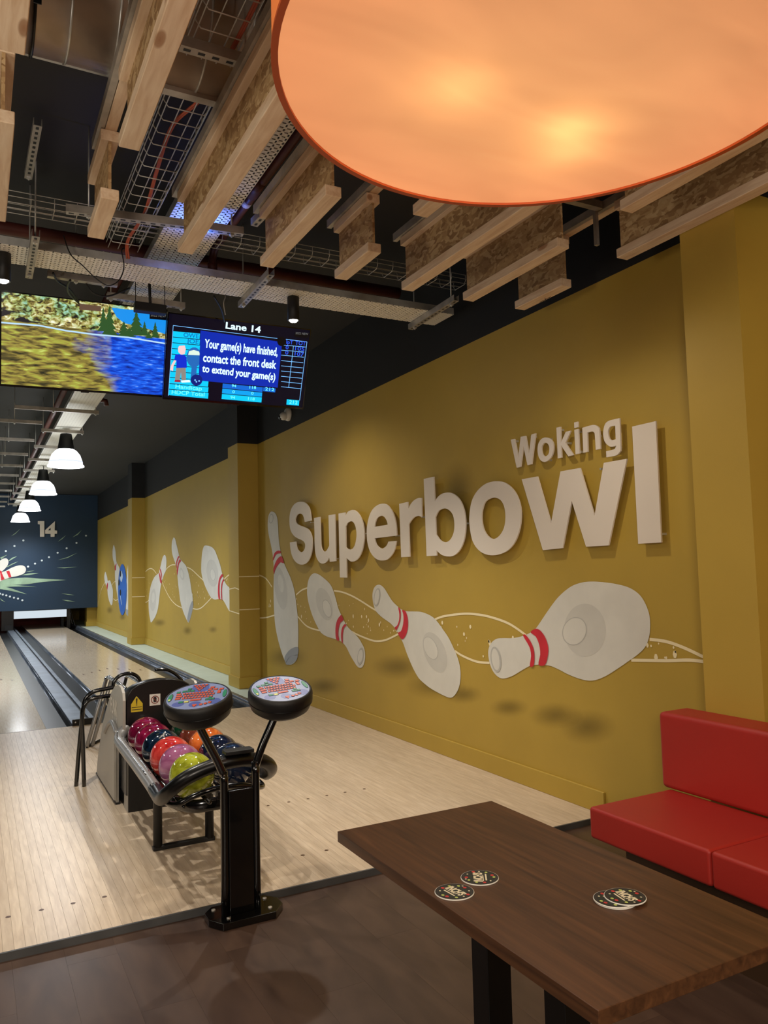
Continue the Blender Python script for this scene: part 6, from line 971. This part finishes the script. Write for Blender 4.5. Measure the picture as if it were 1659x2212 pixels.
for x in (.878, 1.153):
    part(tube('leg', [(x,4.28,.016),(x,4.28,.29),(x+(.0 if x > 1 else -.025),4.28,.34),(x+(.0 if x > 1 else -.045),4.28,.405)], .024, 'rubber', n=12), rt_)
part(box('foot_bar', .852, 1.180, 4.262, 4.298, 0, .022, 'rubber', bevel=.004), rt_)
part(box('cross_bar', .83, 1.30, 4.26, 4.30, .345, .362, 'rubber'), rt_)

# balls
BR = .108
def hole_cluster(o, R, ang):
    pass
balls = [(.940,4.905,'maroon bowling ball at the back of the left row, touching the hood',rgb((74,8,34)),rgb((128,20,62))),
 (.940,4.685,'maroon bowling ball second from the back of the left row',rgb((84,8,36)),rgb((136,22,66))),
 (.940,4.465,'dark blue marbled bowling ball third from the back of the left row',rgb((6,14,26)),rgb((18,40,64))),
 (.940,4.245,'bright red bowling ball in the middle of the left row',rgb((168,30,34)),rgb((232,92,82))),
 (.940,4.025,'mauve pink bowling ball second from the front of the left row',rgb((146,80,120)),rgb((178,116,154))),
 (.942,3.805,'lime green marbled bowling ball at the front of the left row',rgb((116,120,18)),rgb((188,196,62))),
 (1.168,4.80,'dark green bowling ball at the back of the right row',rgb((6,32,22)),rgb((16,70,44))),
 (1.168,4.58,'brown bowling ball with scribbled marking, second in the right row',rgb((70,28,20)),rgb((120,58,40))),
 (1.168,4.36,'orange bowling ball in the middle of the right row',rgb((178,76,22)),rgb((226,124,58))),
 (1.168,4.14,'navy bowling ball behind the console, second from the front of the right row',rgb((14,22,42)),rgb((24,34,60))),
 (1.168,3.90,'dark slate blue bowling ball at the front of the right row',rgb((22,32,52)),rgb((36,48,76)))]
for k, (x, y, lab, c1, c2) in enumerate(balls):
    bm = NB(); bmesh.ops.create_uvsphere(bm, u_segments=40, v_segments=24, radius=BR)
    o = finish('bowling_ball', bm, ballmat('ball resin', c1, c2), smooth=True); o.location = (x, y, .375+.010+BR-.016); o.rotation_euler = (k*1.3, k*.7, k*2.1)
    tag(o, lab, 'ball', 'bowling balls in the rack')
    if k in (2, 7):
        # engraved scribble near the top
        q = thing  # keep names short
        pts = [(math.sin(.1+.3*math.sin(t*1.7+k))*math.cos(t*1.1), math.sin(.1+.3*math.sin(t*1.7+k))*math.sin(t*1.3), 0) for t in [i*.55 for i in range(14)]]
        P = []
        for a, b, _ in pts:
            v = Vector((a-.05, b-.55, 0)); v.z = math.sqrt(max(.05, 1-v.x**2-v.y**2)); P.append(v.normalized()*(BR+.0004)+Vector(o.location))
        s = tube('engraved_mark', P, .0016, 'pindark', n=5); rel(s, o)
    else:
        for a, b in ((.0,.0),(.22,.06),(.11,.28)):
            pass

# guard rails beside the hood
gr_ = thing('guard_rail', 'black tubular guard rail hoops left of the ball return hood', 'rail', (.7, 5.85, 0))
part(tube('upper_hoop', [(.65,5.86,0),(.668,5.86,.25),(.692,5.86,.50),(.70,5.86,.565),(.722,5.86,.607),(.77,5.86,.636),(.84,5.86,.645),(.90,5.86,.652)], .0145, 'gloss', sm=4, n=10), gr_)
part(tube('lower_hoop', [(.697,5.82,0),(.688,5.82,.30),(.682,5.82,.48),(.695,5.82,.545),(.73,5.82,.585),(.80,5.82,.598),(.95,5.82,.602)], .0145, 'gloss', sm=4, n=10), gr_)
part(tube('arch', [(.895,5.88,.645),(.905,5.88,.69),(.945,5.88,.728),(1.01,5.88,.738),(1.06,5.88,.715),(1.085,5.88,.67),(1.09,5.88,.6)], .0135, 'gloss', sm=4, n=10), gr_)
part(tube('link', [(.852,5.86,.605),(.862,5.86,.54),(.885,5.86,.49),(.93,5.86,.46)], .010, 'gloss', sm=4, n=8), gr_)
part(tube('arch', [(1.10,5.45,.80),(1.19,5.45,.79),(1.27,5.45,.73),(1.30,5.45,.66),(1.30,5.45,.5)], .011, 'gloss', sm=4, n=8), gr_)
lf = thing('ramp_frame', 'chrome and steel ramp frame standing behind the ball return', 'frame', (1.0, 7.2, 0))
for d in (0, .045): part(tube('upright', [(.868+d,7.08+d*.5,.012),(1.052+d,7.28,.535)], .016, 'satin', n=10), lf)
part(tube('top_bar', [(1.048,7.28,.53),(1.07,7.25,.556),(1.11,6.9,.53),(1.13,6.6,.50)], .018, 'chrome', n=12, sm=2), lf)
part(tube('top_bar', [(1.22,7.28,.53),(1.238,7.25,.556),(1.275,6.9,.53),(1.29,6.6,.50)], .018, 'chrome', n=12, sm=2), lf)
part(tube('upright', [(1.10,7.4,.012),(1.225,7.28,.54)], .014, 'dark', n=10), lf)
part(tube('floor_bar', [(.87,7.1,.012),(1.10,7.42,.012)], .012, 'dark', n=8), lf)
part(tube('castor', [(1.02,6.72,.05),(1.02,6.76,.05)], .045, 'rubber', n=16), lf); part(tube('castor_stem', [(1.02,6.74,.05),(1.05,6.9,.3),(1.09,7.1,.5)], .010, 'dark', n=8), lf)
bpy.context.view_layer.update()
